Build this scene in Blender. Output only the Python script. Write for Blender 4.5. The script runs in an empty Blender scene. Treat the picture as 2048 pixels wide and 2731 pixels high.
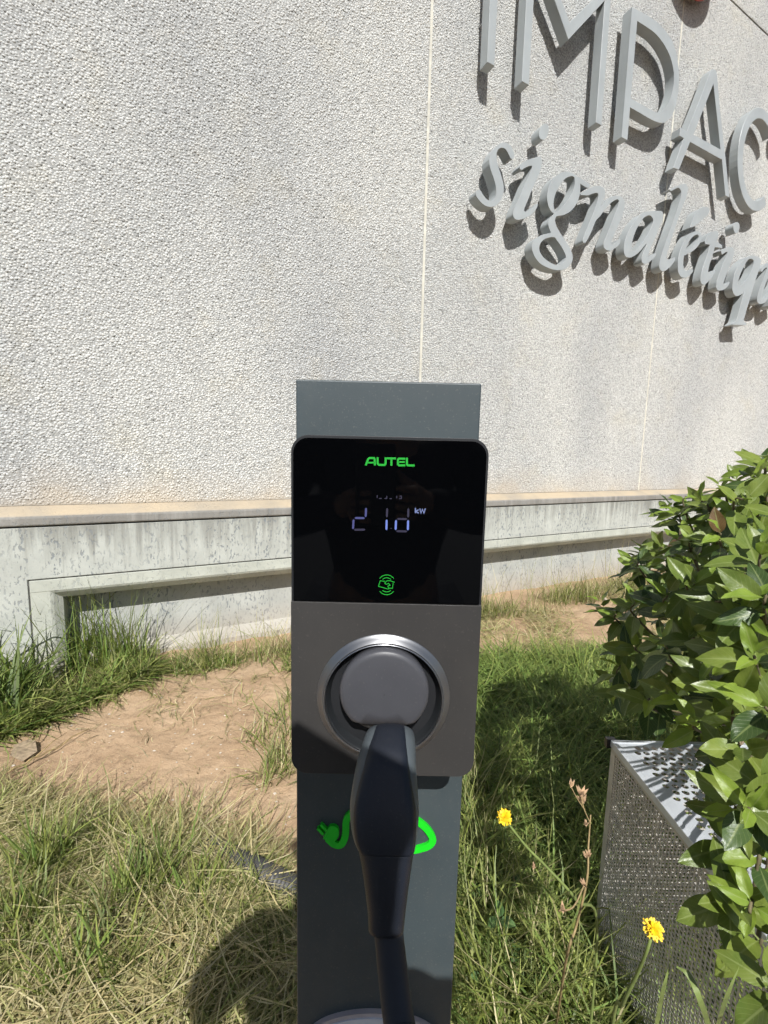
import bpy, bmesh, math, random
import numpy as np
from mathutils import Vector, Matrix
from mathutils.geometry import tessellate_polygon

sc = bpy.context.scene
COL = sc.collection
rnd = random.Random(7)
rng = np.random.default_rng(11)

# ---------------------------------------------------------------- camera
HC = 1.35                      # lens height above the ground
FPX, PITCH, ROLL = 1195.2, 0.12462, 0.02288      # focal length in photo pixels (2048 x 2731), radians
fw = np.array([0, math.cos(PITCH), -math.sin(PITCH)])
up0 = np.array([0, math.sin(PITCH), math.cos(PITCH)])
rt0 = np.array([1.0, 0, 0])
rt = math.cos(ROLL) * rt0 + math.sin(ROLL) * up0
up = -math.sin(ROLL) * rt0 + math.cos(ROLL) * up0
cam_d = bpy.data.cameras.new('camera')
cam = bpy.data.objects.new('camera', cam_d)
COL.objects.link(cam)
cam_d.sensor_fit = 'VERTICAL'
cam_d.sensor_height = 36.0
cam_d.lens = FPX / 2731.0 * 36.0
cam_d.clip_start = 0.005
cam_d.clip_end = 400
cam.matrix_world = Matrix(((rt[0], up[0], -fw[0], 0), (rt[1], up[1], -fw[1], 0), (rt[2], up[2], -fw[2], HC), (0, 0, 0, 1)))
sc.camera = cam

# ---------------------------------------------------------------- sky, sun, exposure
SUN_AZ, SUN_EL = math.radians(-5.4), math.radians(44.0)   # heading of the light, height of the sun
SD = Vector((math.sin(SUN_AZ) * math.cos(SUN_EL), math.cos(SUN_AZ) * math.cos(SUN_EL), -math.sin(SUN_EL)))
world = bpy.data.worlds.new('World')
sc.world = world
world.use_nodes = True
wn_ = world.node_tree
bg = wn_.nodes['Background']
sky = wn_.nodes.new('ShaderNodeTexSky')
sky.sky_type = 'NISHITA'
sky.sun_disc = False
sky.sun_elevation = SUN_EL
sky.sun_rotation = math.atan2(-SD.x, -SD.y)
sky.air_density = 1.0
sky.dust_density = 1.0
wn_.links.new(sky.outputs[0], bg.inputs[0])
bg.inputs[1].default_value = 0.058
sun_d = bpy.data.lights.new('sun', 'SUN')
sun_d.energy = 4.6
sun_d.angle = math.radians(0.53)
sun_d.color = (1.0, 0.982, 0.955)
sun = bpy.data.objects.new('sun', sun_d)
COL.objects.link(sun)
sun.rotation_euler = SD.to_track_quat('-Z', 'Y').to_euler()
sun.location = (1, -6, 8)
vs = sc.view_settings
vs.view_transform = 'Standard'
vs.look = 'None'
vs.exposure = 0.36
vs.gamma = 1.0
sc.cycles.use_denoising = True
sc.cycles.use_adaptive_sampling = True
sc.cycles.adaptive_threshold = 0.04
sc.cycles.adaptive_min_samples = 16
sc.cycles.max_bounces = 4
sc.cycles.diffuse_bounces = 2
sc.cycles.glossy_bounces = 2
sc.cycles.transmission_bounces = 2
sc.cycles.transparent_max_bounces = 4
sc.cycles.caustics_reflective = False
sc.cycles.caustics_refractive = False

# ---------------------------------------------------------------- measuring helpers (pixels of the 1659-wide view)
K = 2048.0 / 1659.0
C0 = np.array([0, 0, HC])
def ray(px, py, s=K):
    return fw + rt * ((px * s - 1024) / FPX) - up * ((py * s - 1365.5) / FPX)
def on_y(px, py, Y, s=K):
    d = ray(px, py, s); return C0 + d * (Y / d[1])
def on_z(px, py, Z=0.0, s=K):
    d = ray(px, py, s); return C0 + d * ((Z - HC) / d[2])
def at_r(px, py, r, s=K):
    d = ray(px, py, s); return C0 + d / np.linalg.norm(d) * r
WA = 1.0797                                             # heading of the wall
WD = np.array([math.sin(WA), math.cos(WA), 0.0])        # along the wall
WN = np.array([math.cos(WA), -math.sin(WA), 0.0])       # out of the wall
def on_w(px, py, k, s=1.0):
    d = ray(px, py, s); return C0 + d * ((k - C0 @ WN) / (d @ WN))
def W(u, z, k):
    p = WD * u + WN * k; return (p[0], p[1], z)
KW = -3.22

# ---------------------------------------------------------------- mesh helpers
def link(name, me, mat=None, parent=None, kind=None, label=None, cat=None, group=None):
    o = bpy.data.objects.new(name, me)
    COL.objects.link(o)
    if me is not None and mat is not None and not me.materials:
        me.materials.append(mat)
    if parent is not None: o.parent = parent
    tag(o, label, cat, group, kind)
    return o
def tag(o, label=None, cat=None, group=None, kind=None):
    if label: o['label'] = label
    if cat: o['category'] = cat
    if group: o['group'] = group
    if kind: o['kind'] = kind
    return o
def thing(name, loc, label, cat, group=None):
    o = bpy.data.objects.new(name, None)
    o.empty_display_size = 0.05
    COL.objects.link(o)
    o.location = loc
    return tag(o, label, cat, group)
def mesh(name, v, f, smooth=False):
    me = bpy.data.meshes.new(name)
    me.from_pydata([tuple(map(float, p)) for p in v], [], f)
    me.update()
    if smooth: me.shade_smooth()
    return me
def fixn(me):
    bm = bmesh.new(); bm.from_mesh(me)
    bmesh.ops.recalc_face_normals(bm, faces=bm.faces)
    bm.to_mesh(me); bm.free(); me.update()
    return me
def local(me, o):
    """move mesh data so that it sits right under an unrotated parent Empty"""
    p = Vector((0, 0, 0))
    while o is not None: p += o.location; o = o.parent
    me.transform(Matrix.Translation(-p)); return me
def part(name, me, mat, parent, **kw):
    local(me, parent)
    return link(name, me, mat, parent, **kw)
def bevel(o, w, seg=2, ang=35):
    m = o.modifiers.new('bevel', 'BEVEL'); m.width = w; m.segments = seg
    m.limit_method = 'ANGLE'; m.angle_limit = math.radians(ang)
    return o
def prism(loops, to3, d0, d1):
    """solid between two parallel copies of a flat outline (outer loop + holes); to3(a, b, d) -> point"""
    flat = [p for L in loops for p in L]
    n = len(flat)
    tris = tessellate_polygon([[Vector((p[0], p[1], 0)) for p in L] for L in loops])
    v = [to3(p[0], p[1], d0) for p in flat] + [to3(p[0], p[1], d1) for p in flat]
    f = [tuple(t) for t in tris] + [tuple(n + i for i in reversed(t)) for t in tris]
    b = 0
    for L in loops:
        m = len(L)
        for i in range(m):
            j = (i + 1) % m
            f.append((b + i, b + j, n + b + j, n + b + i))
        b += m
    return fixn(mesh('prism', v, f))
def box(x0, x1, y0, y1, z0, z1):
    v = [(x, y, z) for x in (x0, x1) for y in (y0, y1) for z in (z0, z1)]
    return fixn(mesh('box', v, [(0, 1, 3, 2), (4, 6, 7, 5), (0, 4, 5, 1), (2, 3, 7, 6), (0, 2, 6, 4), (1, 5, 7, 3)]))
def wbox(u0, u1, z0, z1, k0, k1):
    v = [W(u, z, k) for u in (u0, u1) for k in (k0, k1) for z in (z0, z1)]
    return fixn(mesh('box', v, [(0, 1, 3, 2), (4, 6, 7, 5), (0, 4, 5, 1), (2, 3, 7, 6), (0, 2, 6, 4), (1, 5, 7, 3)]))
def tube(path, rad, n=8, cap=True):
    P = [Vector(p) for p in path]
    m = len(P)
    if not hasattr(rad, '__len__'): rad = [rad] * m
    T = [(P[min(i + 1, m - 1)] - P[max(i - 1, 0)]).normalized() for i in range(m)]
    a = Vector((0, 0, 1)) if abs(T[0].z) < 0.9 else Vector((1, 0, 0))
    N = T[0].cross(a).normalized()
    v, f = [], []
    for i in range(m):
        N = (N - T[i] * N.dot(T[i])).normalized()
        B = T[i].cross(N)
        for k in range(n):
            t = 2 * math.pi * k / n
            v.append(P[i] + (N * math.cos(t) + B * math.sin(t)) * rad[i])
    for i in range(m - 1):
        for k in range(n):
            j = (k + 1) % n
            f.append((i * n + k, i * n + j, (i + 1) * n + j, (i + 1) * n + k))
    if cap:
        f.append(tuple(reversed(range(n)))); f.append(tuple((m - 1) * n + k for k in range(n)))
    me = mesh('tube', v, f, True)
    return me
def spline(P, n=6):
    P = [np.array(p, float) for p in P]
    Q = [2 * P[0] - P[1]] + P + [2 * P[-1] - P[-2]]
    out = []
    for i in range(1, len(Q) - 2):
        a, b, c, d = Q[i - 1:i + 3]
        for k in range(n):
            t = k / n
            out.append(0.5 * (2 * b + (c - a) * t + (2 * a - 5 * b + 4 * c - d) * t * t + (3 * b - a - 3 * c + d) * t ** 3))
    out.append(P[-1])
    return out
def lathe(prof, cx, cz, n=48):
    """profile of (radius, y) turned about the y axis through (cx, cz)"""
    v, f = [], []
    for r, y in prof:
        for k in range(n):
            t = 2 * math.pi * k / n
            v.append((cx + r * math.cos(t), y, cz + r * math.sin(t)))
    for i in range(len(prof) - 1):
        for k in range(n):
            j = (k + 1) % n
            f.append((i * n + k, i * n + j, (i + 1) * n + j, (i + 1) * n + k))
    return v, f
def ring_poly(cx, cz, r, n=64):
    return [(cx + r * math.cos(2 * math.pi * k / n), cz + r * math.sin(2 * math.pi * k / n)) for k in range(n)]
def rr(x0, x1, z0, z1, r, n=8, corners=(1, 1, 1, 1)):
    """rounded rectangle; corners: bottom-left, bottom-right, top-right, top-left"""
    out = []
    for (cx, cz, a, on) in ((x0, z0, 180, corners[0]), (x1, z0, 270, corners[1]), (x1, z1, 0, corners[2]), (x0, z1, 90, corners[3])):
        if not on:
            out.append((cx, cz)); continue
        ox = cx + (r if cx == x0 else -r); oz = cz + (r if cz == z0 else -r)
        for k in range(n + 1):
            t = math.radians(a + 90 * k / n)
            out.append((ox + r * math.cos(t), oz + r * math.sin(t)))
    return out
def ribbon(pts, w, closed=False):
    """outline polygon of a flat line of width w (number or list)"""
    P = [np.array(p, float) for p in pts]
    n = len(P)
    if not hasattr(w, '__len__'): w = [w] * n
    L, R = [], []
    for i in range(n):
        a = P[max(i - 1, 0)]; b = P[min(i + 1, n - 1)]
        if 0 < i < n - 1:
            d1 = (P[i] - a) / np.linalg.norm(P[i] - a); d2 = (b - P[i]) / np.linalg.norm(b - P[i])
            t = d1 + d2; t /= max(np.linalg.norm(t), 1e-9)
            nn = np.array([-t[1], t[0]]); c = max(0.5, abs(nn @ np.array([-d1[1], d1[0]])))
        else:
            t = (b - a) / np.linalg.norm(b - a); nn = np.array([-t[1], t[0]]); c = 1
        L.append(P[i] + nn * w[i] / 2 / c); R.append(P[i] - nn * w[i] / 2 / c)
    return [tuple(p) for p in L] + [tuple(p) for p in reversed(R)]
def smooth_loop(P, ang=55, n=4):
    """rounds a closed outline except at its sharp corners"""
    P = [np.array(p, float) for p in P]; m = len(P)
    def corner(i):
        a = P[i] - P[i - 1]; b = P[(i + 1) % m] - P[i]
        c = a @ b / (np.linalg.norm(a) * np.linalg.norm(b) + 1e-12)
        return math.degrees(math.acos(max(-1, min(1, c)))) > ang
    cor = [corner(i) for i in range(m)]
    out = []
    for i in range(m):
        b, c = P[i], P[(i + 1) % m]
        a = 2 * b - c if cor[i] else P[i - 1]
        d = 2 * c - b if cor[(i + 1) % m] else P[(i + 2) % m]
        for k in range(n):
            t = k / n
            q = 0.5 * (2 * b + (c - a) * t + (2 * a - 5 * b + 4 * c - d) * t * t + (3 * b - a - 3 * c + d) * t ** 3)
            out.append((q[0], q[1]))
    return out

# numpy value noise
_perm = rng.random((256, 256))
def vnoise(x, y):
    xi = np.floor(x).astype(int); yi = np.floor(y).astype(int)
    fx = x - xi; fy = y - yi
    fx = fx * fx * (3 - 2 * fx); fy = fy * fy * (3 - 2 * fy)
    g = lambda a, b: _perm[a & 255, b & 255]
    return (g(xi, yi) * (1 - fx) + g(xi + 1, yi) * fx) * (1 - fy) + (g(xi, yi + 1) * (1 - fx) + g(xi + 1, yi + 1) * fx) * fy
def fbm(x, y, o=4):
    s = 0; a = 0.5
    for i in range(o):
        s = s + a * vnoise(x * 2 ** i + 17 * i, y * 2 ** i + 31 * i); a *= 0.5
    return s

# ---------------------------------------------------------------- materials
class N:
    """small node-tree writer"""
    def __init__(s, name):
        s.m = bpy.data.materials.new(name); s.m.use_nodes = True
        s.t = s.m.node_tree; s.b = s.t.nodes['Principled BSDF']; s.out = s.t.nodes['Material Output']
    def n(s, typ, **kw):
        nd = s.t.nodes.new(typ)
        for k, v in kw.items():
            if k.startswith('i_'):
                key = k[2:]
                nd.inputs[int(key) if key.isdigit() else key].default_value = v
            else: setattr(nd, k, v)
        return nd
    def l(s, a, b): s.t.links.new(a, b)
    def set(s, **kw):
        for k, v in kw.items(): s.b.inputs[k.replace('_', ' ')].default_value = v
        return s
    def pos(s): return s.n('ShaderNodeNewGeometry').outputs['Position']
    def mapped(s, vec, scale):
        m = s.n('ShaderNodeMapping'); s.l(vec, m.inputs[0]); m.inputs['Scale'].default_value = scale
        return m.outputs[0]
    def noise(s, vec, scale, detail=4, rough=0.55):
        nd = s.n('ShaderNodeTexNoise'); s.l(vec, nd.inputs['Vector'])
        nd.inputs['Scale'].default_value = scale; nd.inputs['Detail'].default_value = detail; nd.inputs['Roughness'].default_value = rough
        return nd.outputs[0]
    def ramp(s, fac, stops):
        r = s.n('ShaderNodeValToRGB'); s.l(fac, r.inputs[0])
        e = r.color_ramp.elements
        while len(e) < len(stops): e.new(0.5)
        for i, (p, c) in enumerate(stops):
            e[i].position = p; e[i].color = (*c, 1) if len(c) == 3 else c
        return r.outputs[0]
    def mix(s, fac, a, b, mode='MIX'):
        m = s.n('ShaderNodeMix', data_type='RGBA', blend_type=mode)
        for v, i in ((fac, 0), (a, 6), (b, 7)):
            if hasattr(v, 'is_output') or hasattr(v, 'links'): s.l(v, m.inputs[i])
            elif i == 0: m.inputs[0].default_value = v
            else: m.inputs[i].default_value = (*v, 1)
        return m.outputs[2]
    def math(s, op, a, b=None):
        m = s.n('ShaderNodeMath', operation=op)
        for i, v in ((0, a), (1, b)):
            if v is None: continue
            if hasattr(v, 'links'): s.l(v, m.inputs[i])
            else: m.inputs[i].default_value = v
        return m.outputs[0]
    def bump(s, h, strength, dist):
        b = s.n('ShaderNodeBump'); s.l(h, b.inputs['Height'])
        b.inputs['Strength'].default_value = strength; b.inputs['Distance'].default_value = dist
        s.l(b.outputs[0], s.b.inputs['Normal'])
    def color(s, c): s.l(c, s.b.inputs['Base Color'])
    def rough(s, c): s.l(c, s.b.inputs['Roughness'])

def plain(name, col, rough=0.5, metallic=0.0, spec=0.5, mottle=0.06, scale=30, grain=0.0, dust=0.0):
    m = N(name); m.set(Roughness=rough, Metallic=metallic)
    m.b.inputs['Specular IOR Level'].default_value = spec
    p = m.pos()
    f = m.noise(p, scale, 5)
    lo = tuple(c * (1 - mottle * 2) for c in col); hi = tuple(min(1, c * (1 + mottle * 2)) for c in col)
    c = m.ramp(f, [(0.3, lo), (0.7, hi)])
    if dust:
        sp = m.ramp(m.noise(p, 420, 2, 0.4), [(0.66, (0, 0, 0)), (0.72, (1, 1, 1))])
        film = m.ramp(m.noise(m.mapped(p, (1, 1, 0.5)), 16, 6, 0.65), [(0.45, (0, 0, 0)), (0.75, (1, 1, 1))])
        run = m.ramp(m.noise(m.mapped(p, (160, 160, 6)), 1.0, 3), [(0.62, (0, 0, 0)), (0.72, (1, 1, 1))])
        k = m.math('MULTIPLY', m.math('MAXIMUM', m.math('MULTIPLY', sp, 0.8), m.math('MAXIMUM', m.math('MULTIPLY', film, 0.35), m.math('MULTIPLY', m.math('MULTIPLY', run, film), 0.7))), dust)
        c = m.mix(k, c, (0.30, 0.27, 0.22))
    m.color(c)
    g = m.noise(p, scale * 0.4, 4)
    m.rough(m.ramp(g, [(0.3, (max(0, rough - 0.07),) * 3), (0.7, (min(1, rough + 0.07),) * 3)]))
    if grain:
        m.bump(m.noise(p, 1500, 2), grain, 0.0006)
    return m.m

def wall_dust(m, base):
    """earth dust splashed up from the ledge, soot blotches, on top of a base colour output"""
    p = m.pos()
    sep = m.n('ShaderNodeSeparateXYZ'); m.l(p, sep.inputs[0])
    nz = m.noise(p, 2.2, 5)
    h = m.math('SUBTRACT', sep.outputs[2], m.math('MULTIPLY', nz, 0.55))
    dust = m.ramp(h, [(0.70, (1, 1, 1)), (0.80, (0.42, 0.42, 0.42)), (1.0, (0, 0, 0))])
    c = m.mix(m.math('MULTIPLY', dust, 0.6), base, (0.50, 0.42, 0.32))
    b = m.ramp(m.noise(m.mapped(p, (1, 1, 0.45)), 0.9, 6), [(0.35, (0.84, 0.85, 0.86)), (0.62, (1.03, 1.03, 1.01))])
    c = m.mix(1.0, c, b, 'MULTIPLY')
    y = m.ramp(m.noise(p, 3.1, 3), [(0.55, (1, 1, 1)), (0.78, (1.0, 0.975, 0.92))])
    return m.mix(1.0, c, y, 'MULTIPLY')

def mat_pebble():
    m = N('washed_pebble'); m.set(Roughness=0.75)
    oi = m.n('ShaderNodeObjectInfo')
    base = m.ramp(oi.outputs['Random'], [(0.0, (0.27, 0.27, 0.26)), (0.07, (0.42, 0.42, 0.41)), (0.3, (0.52, 0.522, 0.508)), (0.55, (0.58, 0.582, 0.566)), (0.8, (0.55, 0.54, 0.512)), (1.0, (0.66, 0.663, 0.648))])
    m.color(wall_dust(m, base))
    return m.m
def mat_mortar():
    m = N('panel_mortar'); m.set(Roughness=0.9)
    p = m.pos()
    base = m.ramp(m.noise(p, 60, 4), [(0.3, (0.30, 0.30, 0.29)), (0.7, (0.42, 0.42, 0.405))])
    m.color(wall_dust(m, base)); m.bump(m.noise(p, 140, 4), 0.6, 0.004)
    return m.m
def mat_concrete(name, base=(0.50, 0.52, 0.47), dirt=(0.22, 0.22, 0.19), pocks=1.0, tan=0.0):
    m = N(name); m.set(Roughness=0.85)
    p = m.pos()
    c = m.ramp(m.noise(p, 6, 6), [(0.3, tuple(x * 0.86 for x in base)), (0.7, tuple(min(1, x * 1.12) for x in base))])
    # rain streaks running down from the top edge
    sep = m.n('ShaderNodeSeparateXYZ'); m.l(p, sep.inputs[0])
    st = m.noise(m.mapped(p, (21, 21, 1.5)), 1.0, 8, 0.68)
    hz = m.n('ShaderNodeMapRange', i_1=0.60, i_2=0.92, i_3=-0.10, i_4=0.16); m.l(sep.outputs[2], hz.inputs[0])
    sm = m.math('ADD', st, hz.outputs[0])
    c = m.mix(m.ramp(sm, [(0.48, (0, 0, 0)), (0.70, (0.75, 0.75, 0.75))]), c, dirt)
    big = m.noise(m.mapped(p, (5.5, 5.5, 0.25)), 1.0, 3, 0.5)
    hz2 = m.n('ShaderNodeMapRange', i_1=0.58, i_2=0.92, i_3=-0.16, i_4=0.10); m.l(sep.outputs[2], hz2.inputs[0])
    c = m.mix(m.ramp(m.math('ADD', m.math('ADD', big, hz2.outputs[0]), m.math('MULTIPLY', m.math('SUBTRACT', st, 0.5), 0.35)), [(0.62, (0, 0, 0)), (0.72, (0.7, 0.7, 0.7))]), c, tuple(x * 0.9 for x in dirt))
    # blow holes and lichen specks drawn out downwards
    v = m.noise(m.mapped(p, (75, 75, 34)), 1.0, 2, 0.5)
    zone = m.ramp(m.noise(m.mapped(p, (7, 7, 0.5)), 1.0, 3), [(0.36, (0.1, 0.1, 0.1)), (0.58, (1, 1, 1))])
    sp = m.math('MULTIPLY', m.ramp(v, [(0.565, (0, 0, 0)), (0.625, (1, 1, 1))]), zone)
    c = m.mix(m.math('MULTIPLY', sp, 0.75 * pocks), c, (0.20, 0.22, 0.23))
    lo = m.ramp(sep.outputs[2], [(0.02, (1, 1, 1)), (0.24, (0, 0, 0))])
    c = m.mix(m.math('MULTIPLY', lo, 0.45), c, (0.40, 0.31, 0.22))
    if tan:
        # earth dust settles on the sloping top, the front edge stays grey
        nsep = m.n('ShaderNodeSeparateXYZ'); m.l(m.n('ShaderNodeNewGeometry').outputs['True Normal'], nsep.inputs[0])
        upf = m.ramp(nsep.outputs[2], [(0.35, (0.0, 0.0, 0.0)), (0.85, (1, 1, 1))])
        c = m.mix(m.math('MULTIPLY', m.math('MULTIPLY', m.ramp(m.noise(p, 3, 5), [(0.3, (0.5, 0.5, 0.5)), (0.6, (1, 1, 1))]), upf), tan * 1.6), c, (0.47, 0.385, 0.27))
    m.color(c)
    hb = m.math('SUBTRACT', m.math('MULTIPLY', m.noise(p, 90, 5), 0.5), sp)
    m.bump(hb, 0.5, 0.004)
    return m.m
def mat_ground():
    m = N('bare_earth'); m.set(Roughness=0.95)
    m.b.inputs['Specular IOR Level'].default_value = 0.15
    p = m.pos()
    c = m.ramp(m.noise(p, 2.4, 8, 0.62), [(0.28, (0.33, 0.222, 0.135)), (0.5, (0.44, 0.308, 0.192)), (0.72, (0.52, 0.385, 0.255))])
    c = m.mix(m.ramp(m.noise(p, 38, 4), [(0.56, (0, 0, 0)), (0.72, (0.55, 0.55, 0.55))]), c, (0.20, 0.135, 0.085))
    c = m.mix(m.ramp(m.noise(p, 120, 3), [(0.64, (0, 0, 0)), (0.70, (0.7, 0.7, 0.7))]), c, (0.55, 0.46, 0.33))
    th = m.n('ShaderNodeAttribute', attribute_name='tint')
    tn = m.ramp(m.math('ADD', th.outputs['Fac'], m.math('MULTIPLY', m.math('SUBTRACT', m.noise(p, 14, 5), 0.5), 0.9)), [(0.4, (0, 0, 0)), (0.62, (0.92, 0.92, 0.92))])
    c = m.mix(tn, c, m.ramp(m.noise(p, 60, 4), [(0.35, (0.055, 0.046, 0.022)), (0.7, (0.15, 0.12, 0.062))]))  # dead thatch, coloured dark to paint in the shade between blades as well
    m.color(c)
    h = m.math('ADD', m.math('MULTIPLY', m.noise(p, 22, 6), 1.0), m.math('MULTIPLY', m.noise(p, 170, 4), 0.35))
    m.bump(h, 0.7, 0.018)
    return m.m
def mat_blade(name, rough=0.5, trans=0.3):
    m = N(name); m.set(Roughness=rough)
    m.b.inputs['Specular IOR Level'].default_value = 0.35
    a = m.n('ShaderNodeAttribute', attribute_name='tint')
    m.color(a.outputs['Color'])
    tr = m.n('ShaderNodeBsdfTranslucent'); m.l(a.outputs['Color'], tr.inputs[0])
    mx = m.n('ShaderNodeMixShader', i_0=trans)
    m.l(m.b.outputs[0], mx.inputs[1]); m.l(tr.outputs[0], mx.inputs[2]); m.l(mx.outputs[0], m.out.inputs[0])
    return m.m
def mat_leaf(name, lo, hi, rough=0.32, trans=0.25):
    m = N(name); m.set(Roughness=rough)
    uv = m.n('ShaderNodeUVMap'); oi = m.n('ShaderNodeObjectInfo')
    c = m.ramp(oi.outputs['Random'], [(0, lo), (1, hi)])
    sep = m.n('ShaderNodeSeparateXYZ'); m.l(uv.outputs[0], sep.inputs[0])
    x = m.math('ABSOLUTE', m.math('SUBTRACT', sep.outputs[0], 0.5))
    rib = m.ramp(x, [(0.02, (1, 1, 1)), (0.055, (0, 0, 0))])
    # side veins sweep towards the tip
    s = m.math('SINE', m.math('MULTIPLY', m.math('SUBTRACT', sep.outputs[1], m.math('MULTIPLY', x, 0.62)), 52.0))
    vein = m.ramp(s, [(0.86, (0, 0, 0)), (1.0, (1, 1, 1))])
    vn = m.math('MAXIMUM', rib, m.math('MULTIPLY', vein, 0.38))
    c2 = m.mix(m.ramp(m.noise(m.pos(), 55, 4), [(0.35, (0, 0, 0)), (0.7, (1, 1, 1))]), c, m.mix(1.0, c, (0.72, 0.80, 0.66), 'MULTIPLY'))
    c3 = m.mix(m.math('MULTIPLY', vn, 0.7), c2, m.mix(0.6, c2, (0.34, 0.40, 0.15)))
    m.color(c3)
    h = m.math('SUBTRACT', m.noise(m.pos(), 160, 2), m.math('MULTIPLY', vein, 0.25))
    m.bump(h, 0.22, 0.0016)
    tr = m.n('ShaderNodeBsdfTranslucent'); m.l(c3, tr.inputs[0])
    mx = m.n('ShaderNodeMixShader', i_0=trans)
    m.l(m.b.outputs[0], mx.inputs[1]); m.l(tr.outputs[0], mx.inputs[2]); m.l(mx.outputs[0], m.out.inputs[0])
    return m.m
def mat_glow(name, col, strength, base=(0.01, 0.01, 0.01)):
    m = N(name); m.set(Roughness=0.4, Base_Color=(*base, 1), Emission_Color=(*col, 1), Emission_Strength=strength)
    return m.m

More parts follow.
